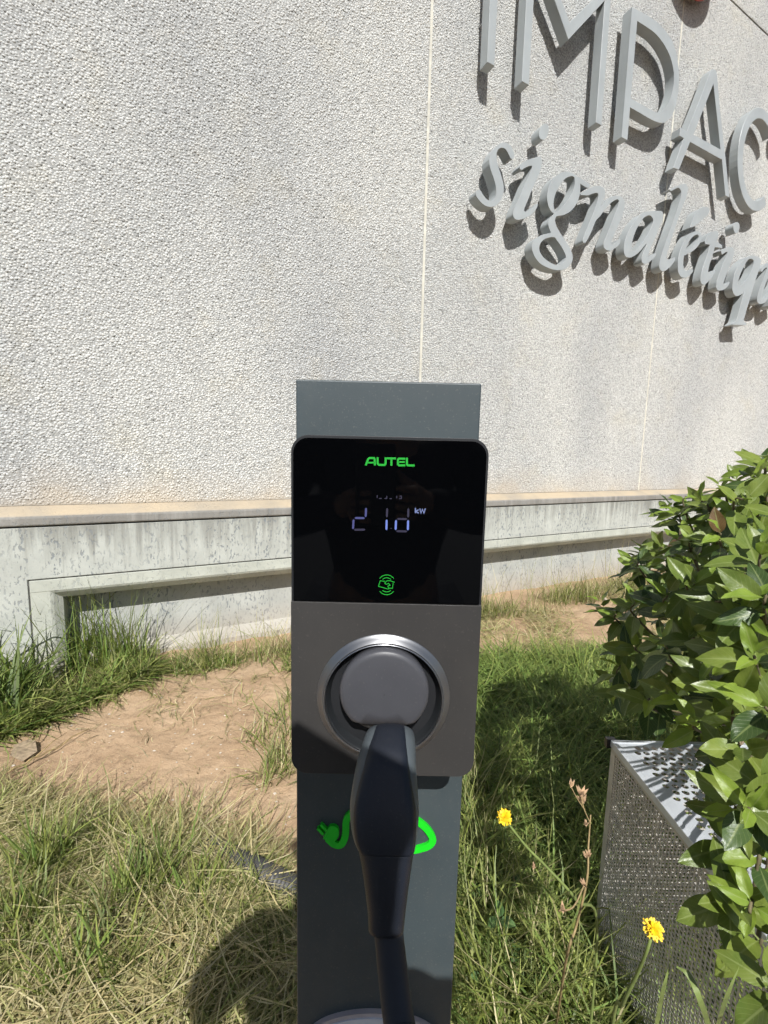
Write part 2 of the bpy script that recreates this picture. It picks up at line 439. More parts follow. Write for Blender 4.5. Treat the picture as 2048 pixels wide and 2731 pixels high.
M = dict(
    pebble=mat_pebble(), mortar=mat_mortar(),
    concrete=mat_concrete('cast_concrete', (0.455, 0.47, 0.43), (0.235, 0.235, 0.21), pocks=1.1), trim=mat_concrete('trim_concrete', (0.46, 0.475, 0.415), (0.30, 0.30, 0.26), pocks=0.5),
    back=mat_concrete('recess_concrete', (0.42, 0.43, 0.40), (0.24, 0.245, 0.23), pocks=1.2),
    ledge=mat_concrete('ledge_concrete', (0.30, 0.29, 0.265), (0.22, 0.21, 0.19), pocks=0.5, tan=0.62),
    sealant=plain('joint_sealant', (0.60, 0.58, 0.50), 0.7, mottle=0.08, scale=12),
    groove=plain('groove_dark', (0.10, 0.10, 0.09), 0.9, mottle=0.2),
    letter=plain('grey_letter_paint', (0.355, 0.382, 0.386), 0.42, spec=0.4, mottle=0.04, scale=4, dust=0.25),
    red=plain('red_letter_paint', (0.50, 0.05, 0.05), 0.4, mottle=0.03),
    steel=plain('bright_pin', (0.55, 0.55, 0.54), 0.35, 1.0),
    earth=mat_ground(), blade=mat_blade('grass_blade'), dry=mat_blade('dry_stalk', 0.7, 0.12),
    post=plain('post_paint', (0.048, 0.064, 0.070), 0.48, spec=0.5, mottle=0.07, scale=5, grain=0.25, dust=0.16),
    cover=plain('cover_grey', (0.040, 0.038, 0.0362), 0.42, spec=0.5, mottle=0.04, scale=7, grain=0.12, dust=0.09),
    housing=plain('housing_black', (0.018, 0.019, 0.021), 0.4, mottle=0.05),
    lip=plain('bright_lip', (0.45, 0.46, 0.48), 0.3, 1.0), ring=plain('satin_ring', (0.25, 0.253, 0.26), 0.36, 0.9, mottle=0.02),
    well=plain('socket_black', (0.016, 0.018, 0.02), 0.45, mottle=0.05),
    collar=plain('connector_dark', (0.034, 0.035, 0.036), 0.5), head=plain('connector_grey', (0.060, 0.061, 0.069), 0.45, mottle=0.03, grain=0.1, dust=0.09),
    grip=plain('connector_blue_black', (0.0055, 0.0085, 0.016), 0.52, mottle=0.06, grain=0.3, dust=0.05),
    gripside=plain('connector_side_grey', (0.085, 0.10, 0.108), 0.5, mottle=0.04, grain=0.15),
    cable=plain('cable_rubber', (0.009, 0.013, 0.022), 0.65, mottle=0.08, grain=0.2),
    green=plain('green_acrylic', (0.012, 0.62, 0.018), 0.35, mottle=0.02),
    white=plain('white_plaque', (0.66, 0.69, 0.74), 0.4, mottle=0.02),
    rim=plain('plaque_rim', (0.50, 0.44, 0.43), 0.45, mottle=0.04),
    print_green=mat_glow('logo_green', (0.02, 0.75, 0.06), 0.22, (0.01, 0.22, 0.02)),
    seg_hi=mat_glow('display_segment_bright', (0.25, 0.36, 1.0), 0.6),
    seg_mid=mat_glow('display_segment', (0.22, 0.24, 0.75), 0.27),
    seg_lo=mat_glow('display_segment_dim', (0.16, 0.14, 0.34), 0.14),
    seg_kw=mat_glow('display_unit', (0.38, 0.48, 0.95), 0.42),
    mesh_metal=plain('mesh_metal', (0.47, 0.445, 0.405), 0.5, 0.1, mottle=0.08),
    bench_metal=plain('galvanised_bench', (0.56, 0.59, 0.62), 0.4, 0.25, mottle=0.07, scale=14),
    black=plain('black_plastic', (0.014, 0.014, 0.015), 0.45),
    pipe=plain('conduit_grey', (0.058, 0.057, 0.056), 0.55, mottle=0.18, scale=40),
    leaf=mat_leaf('leaf_green', (0.125, 0.175, 0.033), (0.235, 0.29, 0.056), 0.36),
    leaf_old=mat_leaf('leaf_dark', (0.040, 0.075, 0.020), (0.08, 0.13, 0.034), 0.36),
    leaf_new=mat_leaf('leaf_young', (0.23, 0.33, 0.045), (0.31, 0.41, 0.06), 0.42, 0.35),
    leaf_brown=mat_leaf('leaf_reddish', (0.12, 0.055, 0.03), (0.17, 0.10, 0.03), 0.5, 0.1),
    bark=plain('twig_bark', (0.12, 0.10, 0.05), 0.8, mottle=0.25, scale=60),
    petal=plain('yellow_petal', (0.86, 0.56, 0.010), 0.55, mottle=0.06, scale=90),
    petal2=plain('orange_centre', (0.75, 0.36, 0.006), 0.6, mottle=0.1, scale=120),
    stem=plain('green_stem', (0.17, 0.22, 0.06), 0.6, mottle=0.12, scale=50),
    drystem=plain('dry_stem', (0.30, 0.22, 0.10), 0.7, mottle=0.2, scale=50),
    seed=plain('seed_head', (0.44, 0.29, 0.17), 0.8, mottle=0.2, scale=90),
    clover=mat_leaf('clover_leaf', (0.07, 0.14, 0.045), (0.11, 0.20, 0.06), 0.5, 0.25),
    leaf_litter=plain('brown_litter', (0.34, 0.26, 0.17), 0.8, mottle=0.2, scale=60),
    jacket=plain('dark_jacket', (0.012, 0.012, 0.014), 0.85, mottle=0.15, scale=60),
    jeans=plain('dark_trousers', (0.016, 0.018, 0.026), 0.85, mottle=0.15, scale=60),
    skin=plain('skin', (0.42, 0.26, 0.18), 0.5, mottle=0.05), hair=plain('dark_hair', (0.02, 0.014, 0.01), 0.6),
    asphalt=plain('asphalt', (0.055, 0.055, 0.056), 0.9, mottle=0.2, scale=90),
    stone=plain('pale_stone', (0.48, 0.42, 0.34), 0.85, mottle=0.15, scale=60),
)
def mat_glass():
    m = N('screen_glass'); m.set(Roughness=0.035, Base_Color=(0.0012, 0.0014, 0.0018, 1))
    m.b.inputs['Specular IOR Level'].default_value = 0.25
    sm = m.ramp(m.noise(m.pos(), 26, 5), [(0.45, (0.03,) * 3), (0.8, (0.09,) * 3)]); m.rough(sm)
    return m.m
M['glass'] = mat_glass()

# ================================================================ ground
def gz(x, y):
    """height of the ground"""
    x = np.asarray(x, float); y = np.asarray(y, float)
    near = np.exp(-((np.maximum(np.abs(x) - 4, 0)) ** 2 + (np.maximum(np.abs(y - 1.5) - 4, 0)) ** 2) / 8)
    h = (fbm(x * 0.9 + 40, y * 0.9 + 40, 3) - 0.45) * 0.10 + (fbm(x * 5 + 9, y * 5 + 3, 4) - 0.47) * 0.035
    h = h + (fbm(x * 24 + 5, y * 24 + 1, 3) - 0.45) * 0.020
    return h * near
def axis(lo, hi, step, far):
    a = list(np.arange(lo, hi + 1e-6, step))
    d = step; x = hi
    while x < far: d *= 1.5; x += d; a.append(x)
    d = step; x = lo
    while x > -far: d *= 1.5; x -= d; a.insert(0, x)
    return np.array(a)
gx = axis(-3.0, 3.2, 0.022, 150); gy = axis(0.3, 4.2, 0.022, 150)
GX, GY = np.meshgrid(gx, gy)
GZ = gz(GX, GY)
nx, ny = len(gx), len(gy)
gv = np.stack([GX.ravel(), GY.ravel(), GZ.ravel()], 1)
ii = (np.arange(ny - 1)[:, None] * nx + np.arange(nx - 1)[None, :]).ravel()
gf = np.stack([ii, ii + 1, ii + nx + 1, ii + nx], 1)
def fast_mesh(name, v, quads, tint=None, smooth=True):
    me = bpy.data.meshes.new(name)
    me.vertices.add(len(v)); me.vertices.foreach_set('co', np.ascontiguousarray(v, np.float32).ravel())
    nf = len(quads); w = quads.shape[1]
    me.loops.add(nf * w); me.loops.foreach_set('vertex_index', np.ascontiguousarray(quads, np.int32).ravel())
    me.polygons.add(nf); me.polygons.foreach_set('loop_start', np.arange(0, nf * w, w, dtype=np.int32))
    me.polygons.foreach_set('loop_total', np.full(nf, w, np.int32))
    if tint is not None:
        a = me.attributes.new('tint', 'FLOAT_COLOR', 'POINT')
        a.data.foreach_set('color', np.ascontiguousarray(np.concatenate([tint, np.ones((len(tint), 1))], 1), np.float32).ravel())
    me.update(calc_edges=True)
    if smooth: me.shade_smooth()
    return me
def in_poly(x, y, P):
    c = np.zeros(len(x), bool); j = len(P) - 1
    for i in range(len(P)):
        xi, yi = P[i][:2]; xj, yj = P[j][:2]
        c ^= ((yi > y) != (yj > y)) & (x < (xj - xi) * (y - yi) / (yj - yi + 1e-12) + xi); j = i
    return c
G = lambda *qs: [on_z(*q) for q in qs]
# where grass and dead thatch cover the soil, darkened for the shaded gaps too
LF = G((-120, 1745), (60, 1760), (190, 1790), (320, 1815), (430, 1815), (510, 1850), (560, 1910), (650, 1975), (720, 2060), (760, 2420), (-300, 2420))
LB = G((-250, 1500), (0, 1425), (110, 1395), (250, 1400), (330, 1425), (350, 1450), (290, 1490), (190, 1520), (90, 1565), (0, 1600), (-250, 1700))
RL = G((1000, 1440), (1120, 1425), (1300, 1418), (1500, 1440), (1560, 1600), (1800, 1900), (1800, 2420), (960, 2420), (960, 1800), (990, 1600))
cov = in_poly(gv[:, 0], gv[:, 1], LF) | in_poly(gv[:, 0], gv[:, 1], LB) | in_poly(gv[:, 0], gv[:, 1], RL)
cov = cov.astype(float)
link('ground', fast_mesh('ground', gv, gf, np.repeat(cov[:, None], 3, 1)), M['earth'], kind='structure')

# ================================================================ the building wall
wall = thing('building_wall', W(0, 0, KW), 'long pale wall of washed pebble concrete panels on a stained concrete plinth', 'wall')
SEAMS = [-4.075, -1.02, 2.031, 5.087, 8.14, 11.2]
ZB, ZJ, ZT = 1.02, 6.44, 9.4
GAP = 0.011
pts = []
for a, b in zip(SEAMS[:-1], SEAMS[1:]):
    for z0, z1 in ((ZB, ZJ - GAP), (ZJ + GAP, ZT)):
        pn = part('panel', wbox(a + GAP, b - GAP, z0, z1, KW - 0.16, KW), M['mortar'], wall)
        lo = z0; hi = min(z1, 7.3)
        if a < -2 or lo > 7: continue
        pitch = 0.0146
        u = np.arange(a + GAP + 0.004, b - GAP - 0.004, pitch); z = np.arange(lo + 0.012, hi - 0.004, pitch * 0.87)
        U, Z = np.meshgrid(u, z)
        U = U + (np.arange(len(z))[:, None] % 2) * pitch * 0.5
        U = U + (rng.random(U.shape) - 0.5) * pitch * 0.75; Z = Z + (rng.random(Z.shape) - 0.5) * pitch * 0.75
        U = U.ravel(); Z = Z.ravel()
        # only what the lens or a step beside it can see
        ymax = 1.35 + 1.12 * (U * WD[1] + KW * WN[1]) + 0.5
        k = (U > -1.3) & (U < 8.7) & (Z < ymax) & (U > a + GAP + 0.005) & (U < b - GAP - 0.005) & (rng.random(U.shape) > 0.02)
        pts.append((pn, U[k], Z[k]))
def pebble_group():
    g = bpy.data.node_groups.new('pebble_scatter', 'GeometryNodeTree')
    g.interface.new_socket('Geometry', in_out='INPUT', socket_type='NodeSocketGeometry')
    g.interface.new_socket('Geometry', in_out='OUTPUT', socket_type='NodeSocketGeometry')
    n = g.nodes; i = n.new('NodeGroupInput'); o = n.new('NodeGroupOutput')
    ico = n.new('GeometryNodeMeshIcoSphere'); ico.inputs['Radius'].default_value = 1.0; ico.inputs['Subdivisions'].default_value = 2
    sp = n.new('GeometryNodeSetPosition'); no = n.new('ShaderNodeTexNoise'); no.inputs['Scale'].default_value = 0.9
    vm = n.new('ShaderNodeVectorMath'); vm.operation = 'SUBTRACT'; vm.inputs[1].default_value = (0.5, 0.5, 0.5)
    vm2 = n.new('ShaderNodeVectorMath'); vm2.operation = 'SCALE'; vm2.inputs['Scale'].default_value = 0.9
    ms = n.new('GeometryNodeSetShadeSmooth')
    sm = n.new('GeometryNodeSetMaterial'); sm.inputs['Material'].default_value = M['pebble']
    iop = n.new('GeometryNodeInstanceOnPoints')
    rr_ = n.new('FunctionNodeRandomValue'); rr_.data_type = 'FLOAT_VECTOR'; rr_.inputs[0].default_value = (0, 0, 0); rr_.inputs[1].default_value = (6.28, 6.28, 6.28)
    rs = n.new('FunctionNodeRandomValue'); rs.data_type = 'FLOAT_VECTOR'; rs.inputs[0].default_value = (0.0078, 0.0078, 0.0078); rs.inputs[1].default_value = (0.0118, 0.0112, 0.0104); rs.inputs['Seed'].default_value = 4
    L = g.links.new
    L(no.outputs['Color'], vm.inputs[0]); L(vm.outputs[0], vm2.inputs[0]); L(vm2.outputs[0], sp.inputs['Offset'])
    L(ico.outputs[0], sp.inputs[0]); L(sp.outputs[0], ms.inputs[0]); L(ms.outputs[0], sm.inputs[0])
    L(i.outputs[0], iop.inputs['Points']); L(sm.outputs[0], iop.inputs['Instance'])
    L(rr_.outputs[0], iop.inputs['Rotation']); L(rs.outputs[0], iop.inputs['Scale']); L(iop.outputs[0], o.inputs[0])
    return g
PG = pebble_group()
for pn, U, Z in pts:
    kk = KW + rng.normal(-0.0058, 0.0009, U.shape)
    v = WD[None, :] * U[:, None] + WN[None, :] * kk[:, None]; v[:, 2] = Z
    me = bpy.data.meshes.new('pebbles'); me.vertices.add(len(v))
    me.vertices.foreach_set('co', np.ascontiguousarray(v - np.array(wall.location)[None, :], np.float32).ravel()); me.update()
    o = link('pebbles', me, M['pebble'], pn, kind='stuff')
    md = o.modifiers.new('scatter', 'NODES'); md.node_group = PG
for s in SEAMS[1:-1]:
    part('joint_strip', wbox(s - GAP, s + GAP, ZB, ZT, KW - 0.15, KW + 0.002), M['sealant'], wall)
for a, b in zip(SEAMS[:-1], SEAMS[1:]):
    part('joint_strip', wbox(a + GAP, b - GAP, ZJ - GAP, ZJ + GAP, KW - 0.15, KW - 0.012), M['groove'], wall)

plinth = thing('wall_plinth', W(0, 0, -3.125), 'stained grey concrete plinth with a long framed recess under the pebble wall', 'plinth')
KF, KR = -3.125, -3.31
U0, U1 = -4.05, 11.1
def wprof(prof, u0, u1):            # profile of (k, z) swept along the wall
    return prism([prof], lambda k, z, u: W(u, z, k), u0, u1)
def vprof(prof, z0, z1):            # profile of (k, u) swept upwards
    return prism([prof], lambda k, u, z: W(u, z, k), z0, z1)
bevel(part('ledge', wprof([(-3.42, 1.018), (KW + 0.004, 1.018), (-3.128, 0.979), (-3.116, 0.970), (-3.112, 0.957), (-3.112, 0.921), (-3.117, 0.914), (-3.42, 0.914)], U0, U1), M['ledge'], plinth), 0.004, 2, 20)
part('shadow_joint', wprof([(-3.42, 0.914), (-3.134, 0.914), (-3.134, 0.905), (-3.42, 0.905)], U0, U1), M['groove'], plinth)
bevel(part('face', prism([[(U0, 0.905), (U1, 0.905), (U1, 0.604), (-0.612, 0.604), (-0.612, -0.3), (U0, -0.3)]], lambda u, z, k: W(u, z, k), -3.42, KF), M['concrete'], plinth), 0.004)
part('frame_groove', wbox(-0.612, U1, 0.5965, 0.6045, -3.42, KF - 0.007), M['groove'], plinth)
part('frame_groove', wbox(-0.6125, -0.6045, -0.3, 0.5965, -3.42, KF - 0.007), M['groove'], plinth)
bevel(part('lintel', wprof([(KF + 0.001, 0.5965), (KF + 0.001, 0.531), (KF - 0.006, 0.516), (-3.168, 0.474), (-3.42, 0.474), (-3.42, 0.5965)], -0.6045, U1), M['trim'], plinth), 0.003)
bevel(part('jamb', vprof([(KF - 0.001, -0.6045), (KF - 0.001, -0.513), (KF - 0.008, -0.498), (-3.170, -0.456), (-3.42, -0.456), (-3.42, -0.6045)], -0.3, 0.545), M['trim'], plinth), 0.003)
part('recess_back', wbox(-0.5, U1, -0.3, 0.5, -3.42, KR), M['back'], plinth)
part('footing', wprof([(KR - 0.05, -0.3), (KR - 0.05, 0.10), (KR + 0.004, 0.085), (KR + 0.07, 0.025), (KR + 0.09, -0.3)], -0.43, 1.0), M['back'], plinth)

# ================================================================ the raised sign letters
SF, SB = 0.16, 0.07               # front and back of the letters, out from the wall
def uv(px, py):
    p = on_w(px, py, KW + SF); return (float(p @ WD), float(p[2]))
RA = lambda x, y: uv(1230 + x * 0.25316, y * 0.25316)
RB = lambda x, y: uv(1620 + x * 0.25799, y * 0.25799)
RC = lambda x, y: uv(1230 + x * 0.25316, 320 + y * 0.25316)
RD = lambda x, y: uv(1600 + x * 0.27004, 450 + y * 0.27004)
GRP_UP, GRP_LO = 'tall capital letters of the upper word', 'slanted script letters of the lower word'
def letter(name, pieces, label, group, mat='letter', pins=True, sm=True):
    allp = [p for _, loops in pieces for L in loops for p in L]
    uc = sum(p[0] for p in allp) / len(allp); zb = min(p[1] for p in allp)
    t = thing(name, W(uc, zb, KW), label, 'letter', group)
    for pname, loops in pieces:
        if sm: loops = [smooth_loop(L) for L in loops]
        o = part(pname, prism(loops, lambda u, z, k: W(u, z, k), KW + SB, KW + SF), M[mat], t)
        bevel(o, 0.003, 1, 50)
        if pins:
            L = loops[0]
            zs = sorted(L, key=lambda p: p[1]); lo, hi = zs[len(zs) // 12], zs[-len(zs) // 9]
            tri = tessellate_polygon([[Vector((p[0], p[1], 0)) for p in L] for L in loops])
            flat = [p for L in loops for p in L]
            cs = [(sum(flat[i][0] for i in tr) / 3, sum(flat[i][1] for i in tr) / 3) for tr in tri]
            for q in (lo, hi):
                c = min(cs, key=lambda p: abs(p[1] - q[1]) + abs(p[0] - q[0]))
                part('pin', tube([W(c[0], c[1], KW - 0.02), W(c[0], c[1], KW + SB + 0.01)], 0.004, 6), M['steel'], t)
    return t
P0, P1 = RB(245, 65), RB(145, 1425)
ZTOP = P0[1]; ZBASE = RA(640, 858)[1]
iu0, iu1 = RA(275, 640)[0], RA(352, 690)[0]
letter('sign_letter', [('face', [[(iu0, ZBASE), (iu1, ZBASE), (iu1, ZTOP), (iu0, ZTOP)]])], 'tall grey straight letter I, first of the upper word on the pebble wall', GRP_UP, sm=False)
m0, m1, m2, m3 = RA(640, 858)[0], RA(715, 900)[0], RA(1420, 1290)[0], RA(1478, 1325)[0]
vo, vi, vr = RA(1132, 420), RA(1130, 225), RA(1505, 20)
sl = (vr[1] - vo[1]) / (vr[0] - vo[0])             # slope of the diagonals
ztr = vo[1] + sl * (m2 - vo[0]); vc = (m1 + m2) / 2
vz, viz = vo[1], vi[1]
ztr = vz + sl * (m2 - vc)
letter('sign_letter', [('face', [[(m0, ZBASE), (m1, ZBASE), (m1, ztr), (vc, vz), (m2, ztr), (m2, ZBASE), (m3, ZBASE), (m3, ZTOP), (m2, ZTOP), (vc, viz), (m1, ZTOP), (m0, ZTOP)]])], 'wide grey letter M with its point hanging between two legs', GRP_UP, sm=False)
ps = RB(205, 1460)[0]
p_out = [(P1[0], ZTOP)] + [RB(*q) for q in ((330, 113), (420, 165), (500, 218), (570, 285), (630, 360), (680, 450), (715, 570), (733, 690), (739, 800), (735, 920), (715, 1050), (690, 1140), (650, 1215), (600, 1258), (560, 1270), (500, 1256), (430, 1222), (330, 1163))] + [(ps, RB(228, 1105)[1]), (ps, ZBASE), (P1[0], ZBASE)]
p_in = [(ps, RB(303, 212)[1])] + [RB(*q) for q in ((400, 275), (490, 340), (560, 420), (620, 520), (660, 620), (683, 730), (688, 830), (675, 930), (645, 1030), (610, 1100), (570, 1150), (530, 1165), (490, 1155), (400, 1108), (320, 1062))] + [(ps, RB(235, 1015)[1])]
letter('sign_letter', [('face', [p_out, p_in])], 'grey letter P with a long narrow bowl', GRP_UP)
a_out = [RB(*q) for q in ((1062, 745), (1085, 712), (1120, 725), (1135, 780), (1165, 1150), (1200, 1450), (1222, 1640), (1260, 2043), (1220, 2022), (1185, 1652), (855, 1467), (738, 1755), (680, 1735), (791, 1430), (745, 1402), (757, 1317), (823, 1353), (945, 1050))]
a_in = [RB(*q) for q in ((1097, 865), (1170, 1545), (890, 1390))]
letter('sign_letter', [('face', [a_out, a_in])], 'grey letter A whose crossbar sticks out on its left side', GRP_UP, sm=False)
ctop, cbot, clef = RB(1600, 1115), RD(1590, 455), RB(1345, 1620)
cin = RB(1402, 1600)
cw = cin[0] - clef[0]; rz = (ctop[1] - cbot[1]) / 2; ru = max(0.30, ctop[0] - clef[0]) * 1.12; cu = clef[0] + ru; cz = (ctop[1] + cbot[1]) / 2
arc = lambda ra, rb, a0, a1, n=40: [(cu + ra * math.cos(math.radians(a0 + (a1 - a0) * i / n)), cz + rb * math.sin(math.radians(a0 + (a1 - a0) * i / n))) for i in range(n + 1)]
letter('sign_letter', [('face', [arc(ru, rz, 48, 312) + arc(ru - cw, rz - cw, 312, 48)])], 'round grey letter C cut by the right edge', GRP_UP, sm=False)
tu = cu + ru + 0.42
letter('sign_letter', [('face', [[(tu - cw / 2, ZBASE), (tu + cw / 2, ZBASE), (tu + cw / 2, ZTOP - cw), (tu + 0.42, ZTOP - cw), (tu + 0.42, ZTOP), (tu - 0.42, ZTOP), (tu - 0.42, ZTOP - cw), (tu - cw / 2, ZTOP - cw)]])], 'grey letter T, last of the upper word, right of the C', GRP_UP, sm=False)

def T_(conv, s): return [conv(float(a), float(b)) for a, b in (q.split(',') for q in s.split())]
letter('sign_letter', [('face', [T_(RC, '300,400 330,330 380,270 430,240 480,240 520,270 550,330 562,385 545,410 520,405 500,360 470,310 430,292 395,305 375,345 372,400 385,470 410,550 435,630 448,700 445,770 420,840 380,890 330,915 280,912 230,885 185,840 158,795 160,750 180,735 205,745 230,785 265,830 300,850 335,845 360,815 370,770 365,700 345,620 320,550 300,480 297,430')])],
       'curly script letter s starting the lower word', GRP_LO)
letter('sign_letter', [('dot', [T_(RC, '820,150 825,100 850,60 885,38 912,50 922,85 918,130 900,180 870,208 840,200 825,180')]),
       ('stem', [T_(RC, '615,495 640,455 700,420 760,400 810,388 840,392 852,420 848,470 825,560 780,660 740,750 700,850 670,920 662,950 675,968 710,955 750,925 790,885 808,890 795,930 750,985 700,1020 650,1042 600,1052 565,1040 548,1010 550,970 575,900 620,800 670,680 715,580 745,510 745,482 715,485 670,505 635,525 620,515')])],
       'script letter i beside the s, its dot under the M', GRP_LO)
letter('sign_letter', [('face', [T_(RC, '910,760 925,700 960,630 1010,580 1070,550 1130,545 1190,570 1240,605 1300,640 1350,672 1358,690 1335,715 1300,700 1255,672 1255,720 1250,780 1230,850 1190,920 1140,970 1080,1000 1030,1010 1000,1018 990,1050 992,1080 1010,1130 1050,1200 1090,1260 1130,1320 1160,1380 1175,1440 1165,1500 1130,1545 1080,1575 1020,1582 950,1570 880,1540 820,1500 775,1440 750,1380 745,1330 760,1280 800,1240 850,1210 910,1195 945,1190 935,1160 920,1120 918,1080 935,1040 970,995 975,985 940,950 915,890 905,820'),
       T_(RC, '1195,610 1195,680 1180,740 1150,800 1110,860 1060,920 1005,965 985,950 973,900 975,850 990,790 1020,720 1060,660 1100,615 1150,593 1180,595'),
       T_(RC, '980,1235 1010,1270 1060,1340 1095,1410 1105,1450 1085,1490 1030,1525 980,1520 920,1490 870,1450 835,1400 822,1350 835,1300 870,1260 920,1240')])],
       'script letter g with two closed loops, hanging lowest on the left', GRP_LO)
n_loop = T_(RC, '1255,772 1330,730 1390,700 1450,693 1495,712 1518,750 1505,830 1470,915 1500,880') + T_(RD, '60,320 110,275 160,265 210,275 240,310 245,370 225,450 190,540 150,630 120,700 108,740 125,748 160,725 195,690 205,705 190,745 150,785 100,808 60,800 38,775 38,735 60,670 100,570 140,470 175,380 190,320 175,302 140,315 100,345 50,400 0,470') + T_(RC, '1420,1060 1375,1170 1330,1260 1305,1295 1285,1290 1280,1265 1300,1200 1350,1080 1400,960 1435,860 1445,800 1440,770 1410,768 1360,785 1330,795 1290,792 1258,790')
letter('sign_letter', [('face', [n_loop])], 'script letter n between the g and the a', GRP_LO)
letter('sign_letter', [('face', [T_(RD, '420,440 480,420 560,415 610,420 625,445 615,510 580,600 540,700 500,790 475,860 470,875 490,865 530,838 555,835 550,860 520,895 475,930 440,942 415,925 412,890 425,840 450,780 465,735 440,760 400,810 350,855 300,878 260,870 240,835 237,780 250,700 280,620 320,550 365,490'),
       T_(RD, '500,465 522,490 525,530 505,580 470,650 420,730 370,790 335,815 320,800 315,750 330,680 360,600 400,530 440,480 475,463')])],
       'script letter a between the n and the tall l', GRP_LO)
letter('sign_letter', [('face', [T_(RD, '690,205 740,178 790,156 845,150 868,180 866,220 850,290 800,420 750,560 710,680 680,780 660,860 655,885 680,895 720,880 745,875 740,905 710,950 670,990 630,1012 600,1000 585,970 590,920 610,840 650,720 700,580 750,440 790,310 803,240 798,212 775,188 735,203 700,222')])],
       'tall script letter l reaching up under the A', GRP_LO)
E_BODY = [T_(RD, '770,930 775,880 795,800 830,720 870,660 920,625 965,618 1000,635 1008,680 985,740 935,800 870,840 832,858 825,900 825,960 840,1000 870,1005 910,990 922,1000 910,1030 870,1065 830,1078 795,1060 772,1010'), T_(RD, '960,650 978,665 970,700 935,750 880,795 850,808 855,780 880,720 920,670')]
letter('sign_letter', [('accent', [T_(RD, '890,580 910,520 945,440 985,395 1040,375 1080,390 1078,430 1040,480 980,530 920,575')]), ('face', E_BODY)],
       'script letter e with an acute accent above it', GRP_LO)
letter('sign_letter', [('face', [T_(RD, '1035,715 1065,655 1110,620 1160,612 1172,650 1152,720 1205,752 1208,785 1135,775 1110,860 1085,940 1068,1015 1080,1025 1130,1000 1140,1015 1100,1080 1060,1125 1030,1148 1003,1135 993,1095 1005,1020 1035,920 1070,820 1090,750 1040,745')])],
       'script letter t with a short crossbar, after the accented e', GRP_LO)
letter('sign_letter', [('dot', [T_(RD, '1320,600 1320,560 1340,530 1365,530 1380,555 1378,595 1360,630 1335,635')]),
       ('stem', [T_(RD, '1195,812 1240,782 1290,772 1320,785 1325,820 1305,900 1270,990 1240,1070 1220,1130 1215,1150 1235,1150 1265,1120 1282,1120 1270,1150 1230,1190 1190,1203 1160,1195 1147,1170 1155,1110 1185,1020 1220,930 1255,850 1262,822 1240,825 1205,850')])],
       'second script letter i, its dot under the C', GRP_LO)
letter('sign_letter', [('face', [T_(RD, '1310,1150 1320,1080 1345,1000 1380,940 1420,900 1475,862 1530,858 1580,880 1592,915 1570,1000 1530,1120 1497,1230 1465,1340 1435,1440 1418,1500 1445,1528 1440,1545 1310,1542 1315,1528 1345,1500 1370,1420 1400,1310 1430,1205 1400,1240 1355,1258 1325,1240 1310,1200'),
       T_(RD, '1500,890 1520,910 1515,950 1490,1020 1450,1090 1400,1150 1370,1155 1365,1120 1385,1050 1420,970 1455,910 1480,890')])],
       'script letter q with a straight tail and a flat foot', GRP_LO)
# the u is cut by the right edge, the closing e lies just outside
nu = [p[0] for p in n_loop]; nz_ = [p[1] for p in n_loop]
bl = RD(1565, 1335)
flip = [(-p[0], -p[1]) for p in n_loop]
du = bl[0] - min(p[0] for p in flip) - 0.05; dz = bl[1] - min(p[1] for p in flip)
u_loop = [(p[0] + du, p[1] + dz) for p in flip]
letter('sign_letter', [('face', [u_loop])], 'script letter u cut by the right edge, after the q', GRP_LO)
eu = max(p[0] for p in u_loop) + 0.05 - min(p[0] for p in E_BODY[0])
letter('sign_letter', [('face', [[(p[0] + eu, p[1]) for p in L] for L in E_BODY])], 'last script letter e, right of the u', GRP_LO)
rb_ = RB(958, -108)
rc = thing('sign_emblem', W(rb_[0], rb_[1], KW), 'red round emblem above the capital letters, only its lower edge in view', 'emblem')
part('disc', prism([ring_poly(rb_[0], rb_[1] + 0.39, 0.39, 72)], lambda u, z, k: W(u, z, k), KW + SB, KW + SF), M['red'], rc)
for s in (-0.2, 0.2):
    part('pin', tube([W(rb_[0] + s, rb_[1] + 0.4, KW - 0.02), W(rb_[0] + s, rb_[1] + 0.4, KW + SB + 0.01)], 0.004, 6), M['steel'], rc)

# ================================================================ charging post
YP = 0.513                         # front of the post
XP0, XP1 = -0.1015, 0.1055
post = thing('charging_post', (0.002, YP + 0.05, 0), 'slate grey flat steel post carrying the charger, green cable symbol on its front', 'post')
pb = part('column', box(XP0, XP1, YP, YP + 0.11, -0.2, 1.4325), M['post'], post); bevel(pb, 0.0018, 3)
part('mounting_bracket', prism([rr(0.0, 0.066, 1.004, 1.03, 0.008)], lambda x, z, y: (x, y, z), YP - 0.03, YP - 0.0005), M['housing'], post)
part('base_plate', box(XP0 - 0.05, XP1 + 0.05, YP - 0.05, YP + 0.16, -0.02, 0.03), M['post'], post)
def on_post(px, py): p = on_y(px, py, YP); return (p[0], p[2])
sym = []
pg = [on_post(*q) for q in ((708, 1808), (722, 1820), (735, 1822), (743, 1812), (747, 1795), (748, 1772), (755, 1758), (775, 1748), (800, 1745))]
wv = [0.0075, 0.0082, 0.0085, 0.0088, 0.009, 0.009, 0.009, 0.009, 0.009]
def flat(poly, d0, d1): return prism(poly, lambda x, z, y: (x, y, z), d0, d1)
sy = part('plug_symbol', flat([smooth_loop(ribbon([(q[0], q[1]) for q in spline([np.array(a) for a in pg], 3)], 0.0085), 60, 2)], YP - 0.0035, YP + 0.001), M['green'], post)
plug = [on_post(*q) for q in ((704, 1795), (712, 1781), (722, 1779), (731, 1785), (733, 1797), (729, 1806), (722, 1812), (710, 1811), (699, 1806))]
part('plug_symbol', flat([smooth_loop(plug)], YP - 0.0045, YP + 0.001), M['green'], post)
